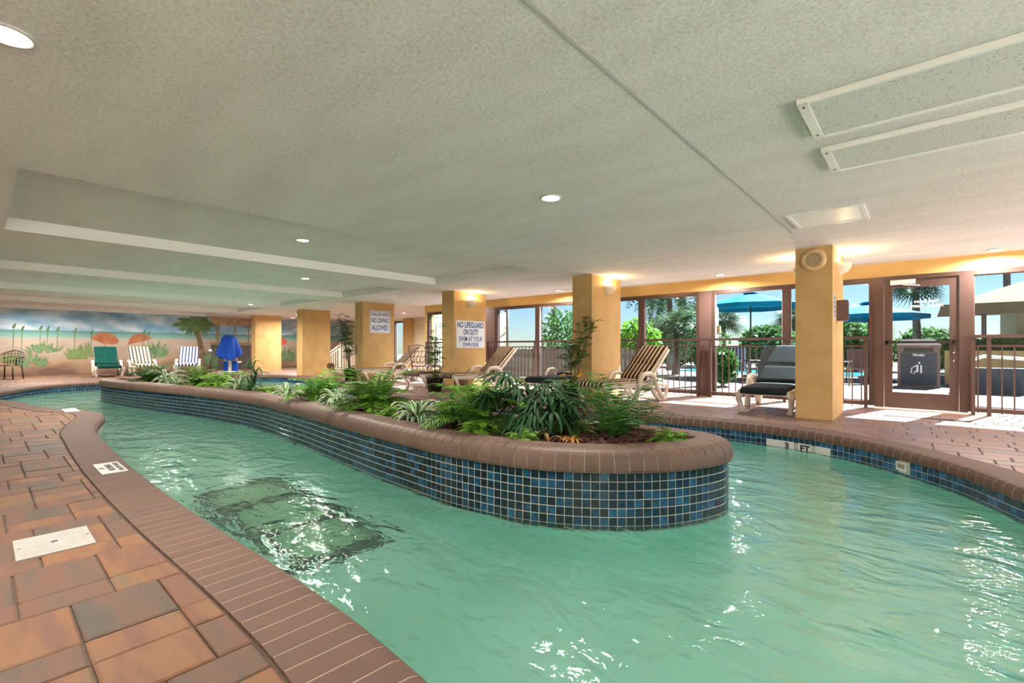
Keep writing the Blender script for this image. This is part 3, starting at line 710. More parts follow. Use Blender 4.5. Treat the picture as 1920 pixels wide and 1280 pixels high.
# railing in front of the window wall
def railing(lab, x0, x1, y, posts):
    t = thing('guard_rail', lab, 'railing', ((x0+x1)/2, y, 0))
    m = MB(); m.box(x0, x1, y-.03, y+.03, 1.09, 1.135); O('handrail', m, M_BRZ, t, world=True)
    m = MB(); m.box(x0, x1, y-.014, y+.014, .965, .99); O('top_rail', m, M_BRZ, t, world=True)
    m = MB(); m.box(x0, x1, y-.014, y+.014, .08, .105); O('bottom_rail', m, M_BRZ, t, world=True)
    for p in posts:
        m = MB(); m.box(-.022, .022, -.022, .022, 0, 1.09); O('post', m, M_BRZ, t, world=True, loc=(p, y, 0))
    bm_ = MB(); bm_.box(-.008, .008, -.008, .008, .03, .967); me = bm_.mesh('baluster', M_BRZ); x = x0+.07
    while x < x1-.04:
        if all(abs(x-p) > .045 for p in posts): link('baluster', me, t, (x, y, 0), world=True)
        x += .118
railing('bronze metal guard rail along the windows left of the glass door', -11.8, -.66, 9.33, [-11.78, -10.4, -9.1, -7.42, -6.0, -4.6, -3.34, -3.1, -1.84, -.7])
railing('bronze metal guard rail along the windows right of the glass door', .5, 4.5, 9.33, [.52, .68, 1.95, 3.3, 4.45])
for i, (xa, xb, y, lab) in enumerate(((-.65, .45, 8.42, 'slim trench drain grate in the deck just left of the doorway'), (.3, 1.4, 8.24, 'slim trench drain grate in the deck right of the doorway'))):
    t = thing('drain_grate', lab, 'drain', ((xa+xb)/2, y, 0)); m = MB(); m.box(xa, xb, y-.04, y-.03, 0, .006); m.box(xa, xb, y+.03, y+.04, 0, .006); O('frame', m, M_DARK, t, world=True)
    m = MB(); x = xa+.01
    while x < xb-.01: m.box(x, x+.008, y-.03, y+.03, 0, .005); x += .022
    tag(O('grate_bars', m, M_DARK, t, world=True), kind='stuff')

# ------------------------------------------------------------------ mural on the far wall
MX = XW+.01
def mural_fn(nt, b, co):
    N = nt.nodes; L = nt.links; g = N.new('ShaderNodeNewGeometry'); s = N.new('ShaderNodeSeparateXYZ'); L.new(g.outputs['Position'], s.inputs[0])
    n = N.new('ShaderNodeTexNoise'); n.inputs['Scale'].default_value = 1.3; n.inputs['Detail'].default_value = 4
    mp = N.new('ShaderNodeMapping'); mp.inputs['Scale'].default_value = (1, 1, 2.0); L.new(g.outputs['Position'], mp.inputs[0]); L.new(mp.outputs[0], n.inputs[0])
    skyr = ramp(nt, [(.3, (.14, .33, .52)), (.5, (.30, .48, .62)), (.7, (.66, .74, .80))]); L.new(n.outputs[0], skyr.inputs[0])
    sea = ramp(nt, [(.0, (.50, .50, .42)), (.22, (.30, .42, .38)), (.5, (.20, .40, .36)), (1, (.10, .26, .26))])
    L.new(mathn(nt, 'MULTIPLY', mathn(nt, 'SUBTRACT', s.outputs[2], 1.24), 3.0), sea.inputs[0])
    sw = mathn(nt, 'ADD', mathn(nt, 'MULTIPLY', s.outputs[2], .8), mathn(nt, 'MULTIPLY', mathn(nt, 'SUBTRACT', n.outputs[0], .5), .9))
    sand = ramp(nt, [(.0, (.13, .07, .05)), (.2, (.24, .15, .09)), (.4, (.34, .235, .15)), (.6, (.34, .275, .21)), (.9, (.46, .37, .30))]); L.new(sw, sand.inputs[0])
    m1 = N.new('ShaderNodeMix'); m1.data_type = 'RGBA'; L.new(mathn(nt, 'GREATER_THAN', s.outputs[2], 1.56), m1.inputs[0]); L.new(sea.outputs[0], m1.inputs[6]); L.new(skyr.outputs[0], m1.inputs[7])
    e = mathn(nt, 'ADD', s.outputs[2], mathn(nt, 'MULTIPLY', mathn(nt, 'SUBTRACT', n.outputs[0], .5), .12))
    m2 = N.new('ShaderNodeMix'); m2.data_type = 'RGBA'; L.new(mathn(nt, 'GREATER_THAN', e, 1.27), m2.inputs[0]); L.new(sand.outputs[0], m2.inputs[6]); L.new(m1.outputs[2], m2.inputs[7])
    L.new(m2.outputs[2], b.inputs['Base Color'])
M_MURAL = mat('mural_paint', (.5, .5, .5), .7, fn=mural_fn)
mural = thing('beach_mural', 'painted beach mural with sea, dunes, parasols and a palm covering the far wall', 'mural', (MX, 5, 0))
m = MB(); m.box(XW+.002, MX, YS, 12.98, 0, CEIL-.005); O('painted_panel', m, M_MURAL, mural, world=True)
def painted(name, polys, m_, dx=.002, label=None):
    mb = MB()
    for i_, p in enumerate(polys):
        n = len(p); e_ = dx+.0015+i_*.00025; mb.add([(MX+dx, a, z) for a, z in p]+[(MX+e_, a, z) for a, z in p], [list(range(n, 2*n))]+[(i, (i+1) % n, n+(i+1) % n, n+i) for i in range(n)])
    o = O(name, mb, m_, mural, world=True)
    if label: o['label'] = label
M_PUMB = mat('paint_orange', (.36, .12, .055), .8, (.45, .19, .09), 5)
M_PGR = mat('paint_grass', (.09, .17, .08), .8, (.16, .25, .12), 5); M_PGR2 = mat('paint_grass_light', (.14, .22, .07), .8, (.20, .26, .10), 5)
M_PTR = mat('paint_trunk', (.15, .10, .06), .8, (.24, .17, .10), 7); M_PTH = mat('paint_thatch', (.38, .24, .13), .8, (.55, .40, .25), 8)
M_PWD = mat('paint_wood', (.30, .21, .13), .8); M_PDK = mat('paint_dark', (.08, .07, .06), .8, (.12, .10, .09), 4); M_PRED = mat('paint_red', (.72, .13, .11), .8)
painted('painted_parasol', [[(2.76,1.32),(2.80,1.24),(2.95,1.19),(3.05,1.12),(3.2,1.1),(3.35,1.08),(3.5,1.1),(3.56,1.2),(3.5,1.34),(3.38,1.46),(3.2,1.53),(3.05,1.53),(2.9,1.47)]], M_PUMB)
painted('painted_parasol', [[(3.80,1.06),(4.0,1.13),(4.2,1.18),(4.4,1.25),(4.6,1.31),(4.5,1.41),(4.32,1.49),(4.15,1.51),(4.0,1.45),(3.88,1.31)]], M_PUMB)
painted('painted_parasol', [[(9.3,1.1),(9.5,1.03),(9.75,1.12),(9.85,1.25),(9.7,1.42),(9.5,1.48),(9.3,1.45)]], M_PRED, label='red painted parasol')
painted('painted_pole', [[(3.13,.75),(3.17,.75),(3.16,1.1),(3.14,1.1)], [(4.3,.75),(4.32,.75),(4.26,1.2),(4.24,1.2)]], M_PWD)
def tuft(y0, y1, z0, z1, n, lean=.35):
    out = []
    for _ in range(n):
        a = R.uniform(y0, y1); k = 1-abs(a-(y0+y1)/2)/((y1-y0)/2)*.6; h = (z1-z0)*R.uniform(.5, 1)*k; d = R.uniform(-lean, lean)*h+(a-(y0+y1)/2)*.35; w_ = R.uniform(.02, .045); zb = z0+R.uniform(0, (z1-z0)*.35)
        out.append([(a-w_, zb), (a+w_, zb), (a+d*.5+w_*.6, zb+h*.6), (a+d, zb+h), (a+d*.5-w_*.6, zb+h*.6)])
    return out
for a in ((.5,1.0,.42,.85,26), (1.15,1.9,.78,1.16,40), (.9,1.55,.28,.82,40), (2.15,3.0,.55,1.1,60), (4.3,5.05,.52,1.2,60), (5.6,6.0,.5,.95,26), (6.4,6.85,.1,1.0,34), (9.3,10.15,.3,.95,60), (12.0,12.9,.3,.95,50), (-1.2,.1,.4,1.0,50)):
    painted('painted_grass', tuft(*a), M_PGR if R.random() < .7 else M_PGR2, .003)
st_ = []
for a, z in ((.78,1.78),(.98,1.7),(1.42,1.74),(1.6,1.72),(1.85,1.7),(2.3,1.66),(2.75,1.62),(4.3,1.66),(4.45,1.62)):
    st_ += [[(a-.01,.8),(a+.01,.8),(a+.03,z-.12),(a+.01,z-.12)], [(a-.03,z-.16),(a+.05,z-.15),(a+.08,z+.02),(a+.02,z-.03)]]
for k in range(0, len(st_), 2): painted('painted_sea_oat', st_[k:k+2], M_PGR, .004)
painted('painted_trunk', [[(6.0,1.8),(6.18,1.81),(6.3,1.3),(6.42,.77),(6.48,.04),(6.08,.05),(6.15,.77),(6.12,1.3)]], M_PTR, .003)
fr = []
for k in range(90):
    a = R.uniform(0, 2*pi); l = R.uniform(.55, .92); cx, cz = 6.02, 2.0; ex, ez = cx+cos(a)*l, cz+sin(a)*l*.55-.08
    tx, tz = ex-cx, ez-cz; q = math.hypot(tx, tz)+1e-6; nx, nz = -tz/q*.055, tx/q*.055; mx_, mz = cx+tx*.55, cz+tz*.55+.04
    fr.append([(a_, min(b_, 2.27)) for a_, b_ in ((cx, cz), (mx_+nx, mz+nz), (ex, ez), (mx_-nx, mz-nz))])
painted('painted_palm_crown', fr, mat('paint_palm', (.07, .15, .06), .8, (.17, .27, .10), 9), .005)
painted('painted_hut_wall', [[(6.62,.05),(8.6,.02),(8.6,1.1),(6.62,1.12)]], M_PDK, .001)
painted('painted_counter', [[(6.6,1.08),(8.6,1.06),(8.6,1.2),(6.6,1.2)]], M_PWD, .002)
painted('painted_post', [[(6.83,1.2),(6.95,1.2),(6.95,2.25),(6.83,2.25)], [(7.55,1.2),(7.6,1.2),(7.6,2.0),(7.55,2.0)], [(8.1,1.2),(8.16,1.2),(8.16,2.0),(8.1,2.0)]], M_PWD, .004)
th = [[(6.62,2.0),(8.7,2.02),(8.7,2.28),(6.62,2.28)]]
for k in range(60):
    a = 6.62+k*.035; th.append([(a, 2.05), (a+.05, 2.05), (a+.03+R.uniform(-.02, .02), R.uniform(1.86, 1.96))])
painted('painted_thatch', th, M_PTH, .006)

# ------------------------------------------------------------------ loungers and chairs
def pad(path, width, thick, mats, tufts=(), pw=4):
    """rounded cushion swept along a (y,z) path"""
    mb = MB(); n = len(path); seg = 16; vs = []
    for i, (y, z) in enumerate(path):
        a = Vector(path[max(0, i-1)]); c = Vector(path[min(n-1, i+1)]); t = (c-a).normalized(); nn = Vector((-t.y, t.x))
        u = i/(n-1); k = 1.0
        for tu in tufts: k -= .55*math.exp(-((u-tu)/.018)**2)
        e = min(1, (min(u, 1-u)*n+.25)/1.2)**.5
        for q in range(seg):
            an = 2*pi*q/seg; cx, sx_ = cos(an), sin(an)
            px = math.copysign(abs(cx)**.35, cx)*width/2*(.97+.03*e); pn = math.copysign(abs(sx_)**.7, sx_)*thick/2*k*e
            vs.append((px, y+nn.x*pn, z+nn.y*pn))
    fs = [(i*seg+k, i*seg+(k+1) % seg, (i+1)*seg+(k+1) % seg, (i+1)*seg+k) for i in range(n-1) for k in range(seg)]
    fs += [list(range(seg-1, -1, -1)), [(n-1)*seg+k for k in range(seg)]]
    mb.add(vs, fs, 0, True); return mb
def seg_path(pts, n):
    L = [0]
    for a, b in zip(pts, pts[1:]): L.append(L[-1]+math.dist(a, b))
    out = []
    for i in range(n):
        s = L[-1]*i/(n-1); j = 0
        while j < len(pts)-2 and L[j+1] < s: j += 1
        t = (s-L[j])/(L[j+1]-L[j]); out.append(tuple(pts[j][k]+(pts[j+1][k]-pts[j][k])*t for k in (0, 1)))
    return out
def lounger(lab, cm_, loc, rz, back=1.0, frame_m=None, tuft=(.42,), seatroll=True):
    fm = frame_m or M_RESIN
    t = thing('sun_lounger', lab, 'sun lounger', loc, rz)
    W_ = .31
    m = MB()
    for s in (-1, 1):
        m.bar((s*W_, .02, .30), (s*W_, 1.25, .30), .05, .08)
    for k in range(9): m.box(-W_+.02, W_-.02, .05+k*.13, .14+k*.13, .30, .318)
    m.bar((-W_, .03, .30), (W_, .03, .30), .045, .055); m.bar((-W_, 1.22, .30), (W_, 1.22, .30), .045, .055)
    O('seat_frame', m, fm, t)
    hb = (1.72, .92) if back > .5 else (1.95, .36)
    b0 = (1.15, .33)
    m = MB()
    for s in (-1, 1): m.bar((s*(W_-.03), b0[0], b0[1]-.03), (s*(W_-.03), hb[0]+.03, hb[1]), .04, .05)
    for k in range(6):
        u = .08+k*.165; yy_, zz = b0[0]+(hb[0]-b0[0])*u, b0[1]+(hb[1]-b0[1])*u; m.bar((-W_+.04, yy_+.02, zz-.02), (W_-.04, yy_+.02, zz-.02), .07, .015)
    O('back_frame', m, fm, t)
    for s in (-1, 1):
        m = MB(); m.tube([(s*(W_+.02), .06, .30), (s*(W_+.03), .10, .2), (s*(W_+.015), .16, .1), (s*(W_+.0), .14, .0)], [.05, .042, .036, .045], 6, flat=.75); O('front_leg', m, fm, t)
        m = MB(); m.tube([(s*W_, 1.2, .28), (s*(W_+.02), 1.3, .12), (s*(W_+.02), 1.42, .02), (s*(W_+.02), 1.56, .02), (s*(W_+.02), 1.62, .12), (s*(W_+.02), 1.62, .27), (s*(W_+.01), 1.45, .30), (s*W_, 1.24, .31)], .042, 6, flat=.75); O('rear_leg', m, fm, t)
        m = MB(); m.tube([(s*(W_+.04), .72, .02), (s*(W_+.05), .80, .22), (s*(W_+.05), .88, .42), (s*(W_+.05), .95, .49), (s*(W_+.05), 1.12, .50), (s*(W_+.05), 1.22, .46), (s*(W_+.04), 1.28, .34), (s*(W_+.03), 1.38, .2), (s*(W_+.03), 1.5, .04)], [.046, .042, .042, .045, .048, .045, .042, .042, .046], 6, flat=.9); O('armrest', m, fm, t)
    sp = seg_path([(-.03, .30), (.0, .345), (.06, .365), (.5, .36), (1.0, .355), (1.17, .36)], 22)
    O('seat_cushion', pad(sp, .60, .075, None, tuft and (.3, .62)), cm_, t)
    dy, dz = hb[0]-b0[0], hb[1]-b0[1]; L_ = math.hypot(dy, dz); ny, nz = -dz/L_*.045, dy/L_*.045
    bp_ = seg_path([(b0[0]+ny-.02, b0[1]+nz+.02), (hb[0]+ny, hb[1]+nz), (hb[0]+ny+dy*.05, hb[1]+nz+dz*.05)], 24)
    O('back_cushion', pad(bp_, .60, .09, None, tuft), cm_, t)
    return t
R2 = pi
# local +Y is the head end
lounger('brown and cream striped lounger between the two nearest ochre columns', M_STR, (-4.22, 6.78, 0), radians(-13))
lounger('brown and cream striped lounger right of the no lifeguard column', M_STR, (-7.98, 6.85, 0), radians(-12))
lounger('brown and cream striped lounger right of the shallow water sign column', M_STR, (-11.75, 6.95, 0), radians(-12))
lounger('charcoal cushioned lounger beside the column nearest the glass door', M_CHAR, (-1.72, 7.35, 0), radians(3), tuft=(.45,))
lounger('flat lounger with dark blue grey pad behind the potted palm and big rhapis', M_CHAR, (-5.5, 7.0, 0), radians(4), back=0)
lounger('flat lounger with brown pad left of the flowering pot', M_TAN, (-9.1, 6.75, 0), radians(2), back=0)
lounger('white framed lounger with dark green cushion in front of the mural', M_GREENC, (-19.8, 2.82, 0), radians(86))
lounger('grey and cream striped lounger next to the green one before the mural', M_STRG, (-19.9, 3.82, 0), radians(88))
lounger('blue and white striped lounger before the painted palm', M_STRB, (-20.0, 4.95, 0), radians(72), frame_m=M_WHITE)

# dark metal armchair at the far left
t = thing('patio_armchair', 'dark metal armchair with rounded openwork back at the far left of the deck', 'chair', (-20.9, .62, 0), radians(60))
m = MB(); m.lathe([(.0001, .43), (.22, .43), (.24, .42), (.22, .405), (.0001, .40)], 16); O('seat', m, M_DARK, t)
for a in ((-.2, -.2), (.2, -.2), (-.2, .2), (.2, .2)):
    m = MB(); m.tube([(a[0], a[1], .42), (a[0]*1.15, a[1]*1.2, 0)], .018, 6); O('leg', m, M_DARK, t)
m = MB(); m.tube([(-.29, -.22, .42), (-.31, -.24, .64), (-.30, .1, .70), (-.24, .25, .80), (0, .31, .88), (.24, .25, .80), (.30, .1, .70), (.31, -.24, .64), (.29, -.22, .42)], .018, 6); O('arm_rail', m, M_DARK, t)
m = MB()
for k in range(-3, 4): m.tube([(k*.07, .2, .43), (k*.075, .3-abs(k)*.015, .87-abs(k)*.02)], .008, 5)
for z in (.55, .68, .78): m.tube([(-.26, .2, z-.05), (-.1, .28, z), (.1, .28, z), (.26, .2, z-.05)], .008, 5)
O('openwork_back', m, M_DARK, t)
# ornate chair
t = thing('patio_chair', 'brown ornamental metal chair partly hidden behind the no lifeguard column', 'chair', (-10.9, 8.45, 0), radians(-150))
m = MB(); m.box(-.22, .22, -.22, .22, .42, .45); O('seat', m, M_BRZ2, t)
for a in ((-.2, -.2), (.2, -.2), (-.2, .2), (.2, .2)):
    m = MB(); m.tube([(a[0], a[1], .42), (a[0]*1.1, a[1]*1.15, 0)], .014, 6); O('leg', m, M_BRZ2, t)
m = MB(); m.tube([(-.2, .2, .43), (-.22, .26, .75), (-.27, .32, 1.0), (0, .33, 1.03), (.27, .32, 1.0), (.22, .26, .75), (.2, .2, .43)], .016, 6)
O('back_frame', m, M_BRZ2, t); m = MB()
for k in (-1, 0, 1):
    m.tube([(k*.1+.04*sin(q), .25+.08*q/6.3, .5+.42*q/6.3) for q in [i*.5 for i in range(13)]], .009, 5)
for z in (.55, .7, .85): m.tube([(-.21, .24, z), (.21, .24, z)], .009, 5)
O('scrollwork', m, M_BRZ2, t)
# pool lift with blue cover
t = thing('pool_lift', 'white pool lift under a draped blue cover in front of the farthest column', 'pool lift', (-19.1, 6.1, 0), radians(-30))
m = MB(); m.box(-.35, .35, -.3, .3, 0, .1, bev=.02); m.box(-.05, .05, -.05, .05, .1, 1.1); O('base', m, M_WHITE, t)
m = MB(); m.bar((-.75, 0, .42), (-.1, 0, .42), .45, .05); m.bar((-.12, 0, .42), (.08, 0, .95), .42, .05); O('seat', m, M_WHITE, t)
def drape(mb, n=28):
    prof = [(.02, 1.42), (.14, 1.41), (.24, 1.3), (.30, 1.05), (.36, .8), (.37, .6)]; vs = []
    for i, (r, z) in enumerate(prof):
        for k in range(n):
            q = 2*pi*k/n; f_ = 1+.16*sin(5*q)*i/5+.09*sin(11*q)*i/5; vs.append((r*cos(q)*f_+.15, r*sin(q)*f_, z-(.10*sin(2*q+1) if i > 3 else 0)))
    return mb.add(vs, [(i*n+k, i*n+(k+1) % n, (i+1)*n+(k+1) % n, (i+1)*n+k) for i in range(len(prof)-1) for k in range(n)], 0, True)
O('cover', drape(MB()), M_BLUE, t)
m = MB(); m.add([(-.25, -.2, .44), (-.02, -.22, .44), (-.05, -.24, .1), (-.18, -.24, .08), (-.25, .2, .44), (-.02, .22, .44), (-.05, .24, .1), (-.18, .24, .08)], [(0,1,2,3),(4,5,6,7)][:2]+[(0,3,7,4),(1,5,6,2),(0,4,5,1),(3,2,6,7)]); O('strap_flap', m, M_BLUE, t)
t = thing('bollard_light', 'thin post with a small round white head in front of the painted hut', 'bollard', (-20.6, 5.9, 0))
m = MB(); m.tube([(0,0,0),(0,0,.8)], .025, 8); O('post', m, M_DARK, t)
m = MB(); m.lathe([(.0001,.9),(.05,.88),(.065,.84),(.05,.8),(.0001,.78)], 12); O('globe', m, M_WHITE, t)

# stair guards at the alcove
def stair(lab, p0, z0, p1, z1, p2=None):
    t = thing('stair_railing', lab, 'railing', (*p0, 0)); d = Vector(p1)-Vector(p0); n = max(2, round(d.length/.19))
    m = MB(); m.bar((*p0, z0), (*p1, z1), .05, .07); O('handrail', m, M_RESIN, t, world=True)
    m = MB(); m.bar((*p0, z0-.12), (*p1, z1-.12), .035, .05); O('sub_rail', m, M_RESIN, t, world=True)
    m = MB(); m.bar((*p0, .06), (*p1, .06), .04, .08); O('bottom_rail', m, M_RESIN, t, world=True)
    for k in range(1, n):
        u = k/n; q = Vector(p0)+d*u; zz = z0+(z1-z0)*u-.12
        if zz > .15: mb = MB(); mb.box(-.03, .03, -.02, .02, .08, zz); O('baluster', mb, M_RESIN, t, world=True, loc=(q.x, q.y, 0))
    mb = MB(); mb.box(-.06, .06, -.06, .06, 0, max(z0, z1)+.06); e = p1 if z1 > z0 else p0; O('newel_post', mb, M_RESIN, t, world=True, loc=(*e, 0))
    if p2:
        m = MB(); m.bar((*e, 1.02), (*p2, 1.02), .05, .07); m.bar((*e, .06), (*p2, .06), .04, .08); O('level_rail', m, M_RESIN, t, world=True)
        d = Vector(p2)-Vector(e); n = round(d.length/.17)
        for k in range(1, n+1):
            q = Vector(e)+d*k/n; mb = MB(); mb.box(-.03, .03, -.02, .02, .08, 1.0); O('baluster', mb, M_RESIN, t, world=True, loc=(q.x, q.y, 0))
stair('pale wooden stair guard sloping up beside the potted bamboo', (-20.7, 10.3), .40, (-18.8, 10.3), 1.12, (-16.2, 10.3))
stair('pale wooden stair guard sloping up behind the ornamental chair', (-13.85, 10.2), .2, (-12.2, 10.2), 1.15)

# swimmer resting on the far coping
def person():
    t = thing('person', 'swimmer with short brown hair resting folded arms on the far pool coping', 'person', (-12.4, 6.44, .12), radians(-5))
    me = bpy.data.meshes.new('body')
    V = [(0, -.12, -.75), (0, -.1, -.45), (0, -.04, -.12), (0, .0, .04), (0, .03, .12), (0, .04, .2),
         (-.17, 0, .0), (-.3, .12, -.02), (-.22, .34, .055), (-.02, .36, .055), (.17, 0, .0), (.3, .12, -.02), (.22, .34, .05), (.04, .38, .05),
         (-.1, -.12, -.85), (-.12, -.1, -1.1), (.1, -.12, -.85), (.12, -.1, -1.1)]
    E_ = [(0,1),(1,2),(2,3),(3,4),(4,5),(3,6),(6,7),(7,8),(8,9),(3,10),(10,11),(11,12),(12,13),(0,14),(14,15),(0,16),(16,17)]
    rad = [.15,.14,.16,.09,.055,.055,.075,.055,.042,.035,.075,.055,.042,.035,.09,.07,.09,.07]
    me.from_pydata(V, E_, []); me.materials.append(M_SKIN); o = link('body', me, t)
    mo = o.modifiers.new('s', 'SKIN'); me.skin_vertices
    if not me.skin_vertices: 
        bm_ = bmesh.new(); bm_.from_mesh(me); bm_.verts.layers.skin.verify(); bm_.to_mesh(me); bm_.free()
    for i, r in enumerate(rad): me.skin_vertices[0].data[i].radius = (r, r*.85)
    me.skin_vertices[0].data[0].use_root = True
    o.modifiers.new('u', 'SUBSURF').levels = 1; o.modifiers['u'].render_levels = 1
    h = MB(); prof = [(.0001, -.115), (.045, -.11), (.066, -.07), (.078, -.02), (.082, .03), (.078, .07), (.055, .105), (.0001, .12)]; h.lathe(prof, 16, c=(0, .05, .28))
    h.v = [(v[0], .05+(v[1]-.05)*1.18, v[2]) for v in h.v]
    h.add([(-.012, .145, .29), (.012, .145, .29), (0, .147, .33), (0, .178, .275)], [(0,3,2),(1,2,3),(0,1,3)])
    for s in (-1, 1): h.lathe([(.0001, -.02), (.012, -.01), (.014, .01), (.0001, .025)], 8, c=(s*.083, .04, .28))
    O('head', h, M_SKIN, t)
    for s in (-1, 1):
        e = MB(); e.lathe([(.0001, -.009), (.009, 0), (.0001, .009)], 8, c=(s*.03, .136, .3)); O('eye', e, M_TXT, t)
    e = MB(); e.tube([(-.025, .133, .225), (0, .138, .222), (.025, .133, .225)], .005, 5); O('mouth', e, M_PRED, t)
    hr = MB(); hr.lathe([(.083, -.0), (.09, .04), (.085, .08), (.06, .115), (.0001, .132)], 16, c=(0, .03, .285)); hr.v = [(v[0], .03+(v[1]-.03)*1.15, v[2]) for v in hr.v]; O('hair', hr, M_HAIR, t)
    for s in (-1, 1):
        for k in range(5):
            f_ = MB(); b_ = Vector((s*-.0+s*-.01*0 + (-.02 if s < 0 else .04), .36, .052)); dx = -s
            d0 = Vector((dx*.05, .02-.016*k+.03, 0)); f_.tube([b_, b_+d0*.8+Vector((0, 0, .01)), b_+d0*1.5+Vector((0, 0, -.005))], [.011, .009, .007], 5); O('finger', f_, M_SKIN, t)
person()

# ------------------------------------------------------------------ plants
def frond_mesh(name, L=.5, n=18, w=.09, rise=1.1, fall=.7, m_=None, lw=.018, reach=.8):
    mb = MB(); pt = lambda t: Vector((L*reach*t, 0, L*(rise*t-fall*t*t)))
    for k in range(n):
        t = .10+.9*k/(n-1); p = pt(t); tg = (pt(min(1, t+.02))-pt(t-.02)).normalized(); ll = w*(sin(pi*min(1, .12+t*.86))**.7+.08)
        for s in (-1, 1):
            d = (Vector((0, s, 0))+tg*.45+Vector((0, 0, -.18+R.uniform(-.15, .15)))).normalized()*ll; q = tg*lw/2; mid = p+d*.45
            mb.add([p, mid-q+Vector((0,0,.004)), p+d, mid+q], [(0,1,2,3)])
    mb.tube([pt(i/6) for i in range(7)], [.004, .004, .0035, .003, .0025, .002, .001], 3, cap=False)
    return mb.mesh(name, m_)
def strap_mesh(name, L, w, rise, fall, mats, seg=7, reach=.8):
    mb = MB(); vs = []
    for i in range(seg+1):
        t = i/seg; x = L*reach*t; z = L*(rise*t-fall*t*t); ww = w*(sin(pi*(.12+.88*t))**.6)/2*(1 if t < 1 else .02)
        if t == 1: ww = .001
        for k, q in enumerate((-1, -.5, .5, 1)): vs.append((x, ww*q, z+abs(q)*ww*.5))
    fs = []; mi = []
    for i in range(seg):
        for k in range(3): mb.f.append([i*4+k, i*4+k+1, i*4+k+5, i*4+k+4]); mb.m.append(0 if k == 1 else 1); mb.sm.append(True)
    mb.v = vs; return mb.mesh(name, mats)
def fan_mesh(name, L, n, m_, pet=.35):
    mb = MB(); b0 = Vector((pet*.8, 0, pet*.75)); mb.tube([(0,0,0), (pet*.35, 0, pet*.45), b0], .004, 4, cap=False)
    for k in range(n):
        a = radians(-95+190*k/(n-1)); l = L*(1-.25*abs(a)/1.7)*R.uniform(.9, 1.05); vs = []; d = Vector((cos(a), sin(a), 0)); sd = Vector((-sin(a), cos(a), 0)); dr = R.uniform(.3, .8)
        for i in range(6):
            t = i/5; p = b0+d*l*t*(.95-.15*t)+Vector((0, 0, .16*l*t-dr*l*t*t)); ww = .026*(sin(pi*(.12+.8*t)))*(1 if i < 5 else .5)
            vs += [p-sd*ww/2, p+Vector((0,0,.003)), p+sd*ww/2]
        o = len(mb.v); mb.add(vs, [(i*3+j, i*3+j+1, i*3+j+4, i*3+j+3) for i in range(5) for j in range(2)], 0, True)
    return mb.mesh(name, m_)
FR = {'fern': [frond_mesh('frond', .5, 20, .11, r_, f_, M_FERN, .022) for r_, f_ in ((1.5, .9), (1.15, .8), (.8, .75))],
      'fernd': [frond_mesh('frond', .5, 16, .12, r_, f_, M_FERND, .024) for r_, f_ in ((1.5, .9), (1.1, .8), (.75, .7))],
      'palm': [frond_mesh('frond', .6, 13, .14, r_, f_, M_FERND, .028) for r_, f_ in ((1.5, .7), (1.1, .6), (.8, .5))],
      'lime': [frond_mesh('frond', .3, 16, .06, r_, f_, M_LIME, .014) for r_, f_ in ((1.2, .9), (.8, .8), (.5, .5))],
      'var': [strap_mesh('leaf', .34, .045, r_, f_, [M_VARG, M_VARW]) for r_, f_ in ((1.5, 1.1), (1.1, 1.1), (.8, .9))],
      'drac': [strap_mesh('leaf', .4, .04, r_, f_, [M_DKLEAF, M_VARG]) for r_, f_ in ((1.6, 1.1), (1.1, 1.1), (.7, .9))],
      'fan': [fan_mesh('leaf', .3, 10, M_DKLEAF, p_) for p_ in (.25, .32, .18)],
      'dry': [strap_mesh('leaf', .2, .03, 1.0, .9, [M_DRY, M_DRY])]}
def plant_at(name, lab, loc, kind, n, sc_, tilt=.2, extra=None):
    sc_ *= 1.12; n = int(n*1.25)
    t = thing(name, lab, 'plant', loc, 0); me = FR[kind]
    for k in range(n):
        u = k/n; s = sc_*R.uniform(.8, 1.12); a = k*2.399+R.uniform(-.3, .3)
        i = min(len(me)-1, int(u*len(me)))
        link(me[i].name.split('.')[0], me[i], t, (R.uniform(-.02, .02), R.uniform(-.02, .02), 0), (R.uniform(-.12, .12), -R.uniform(0, tilt)*(1-u), a), s)
    return t
Z = SOILZ+.008
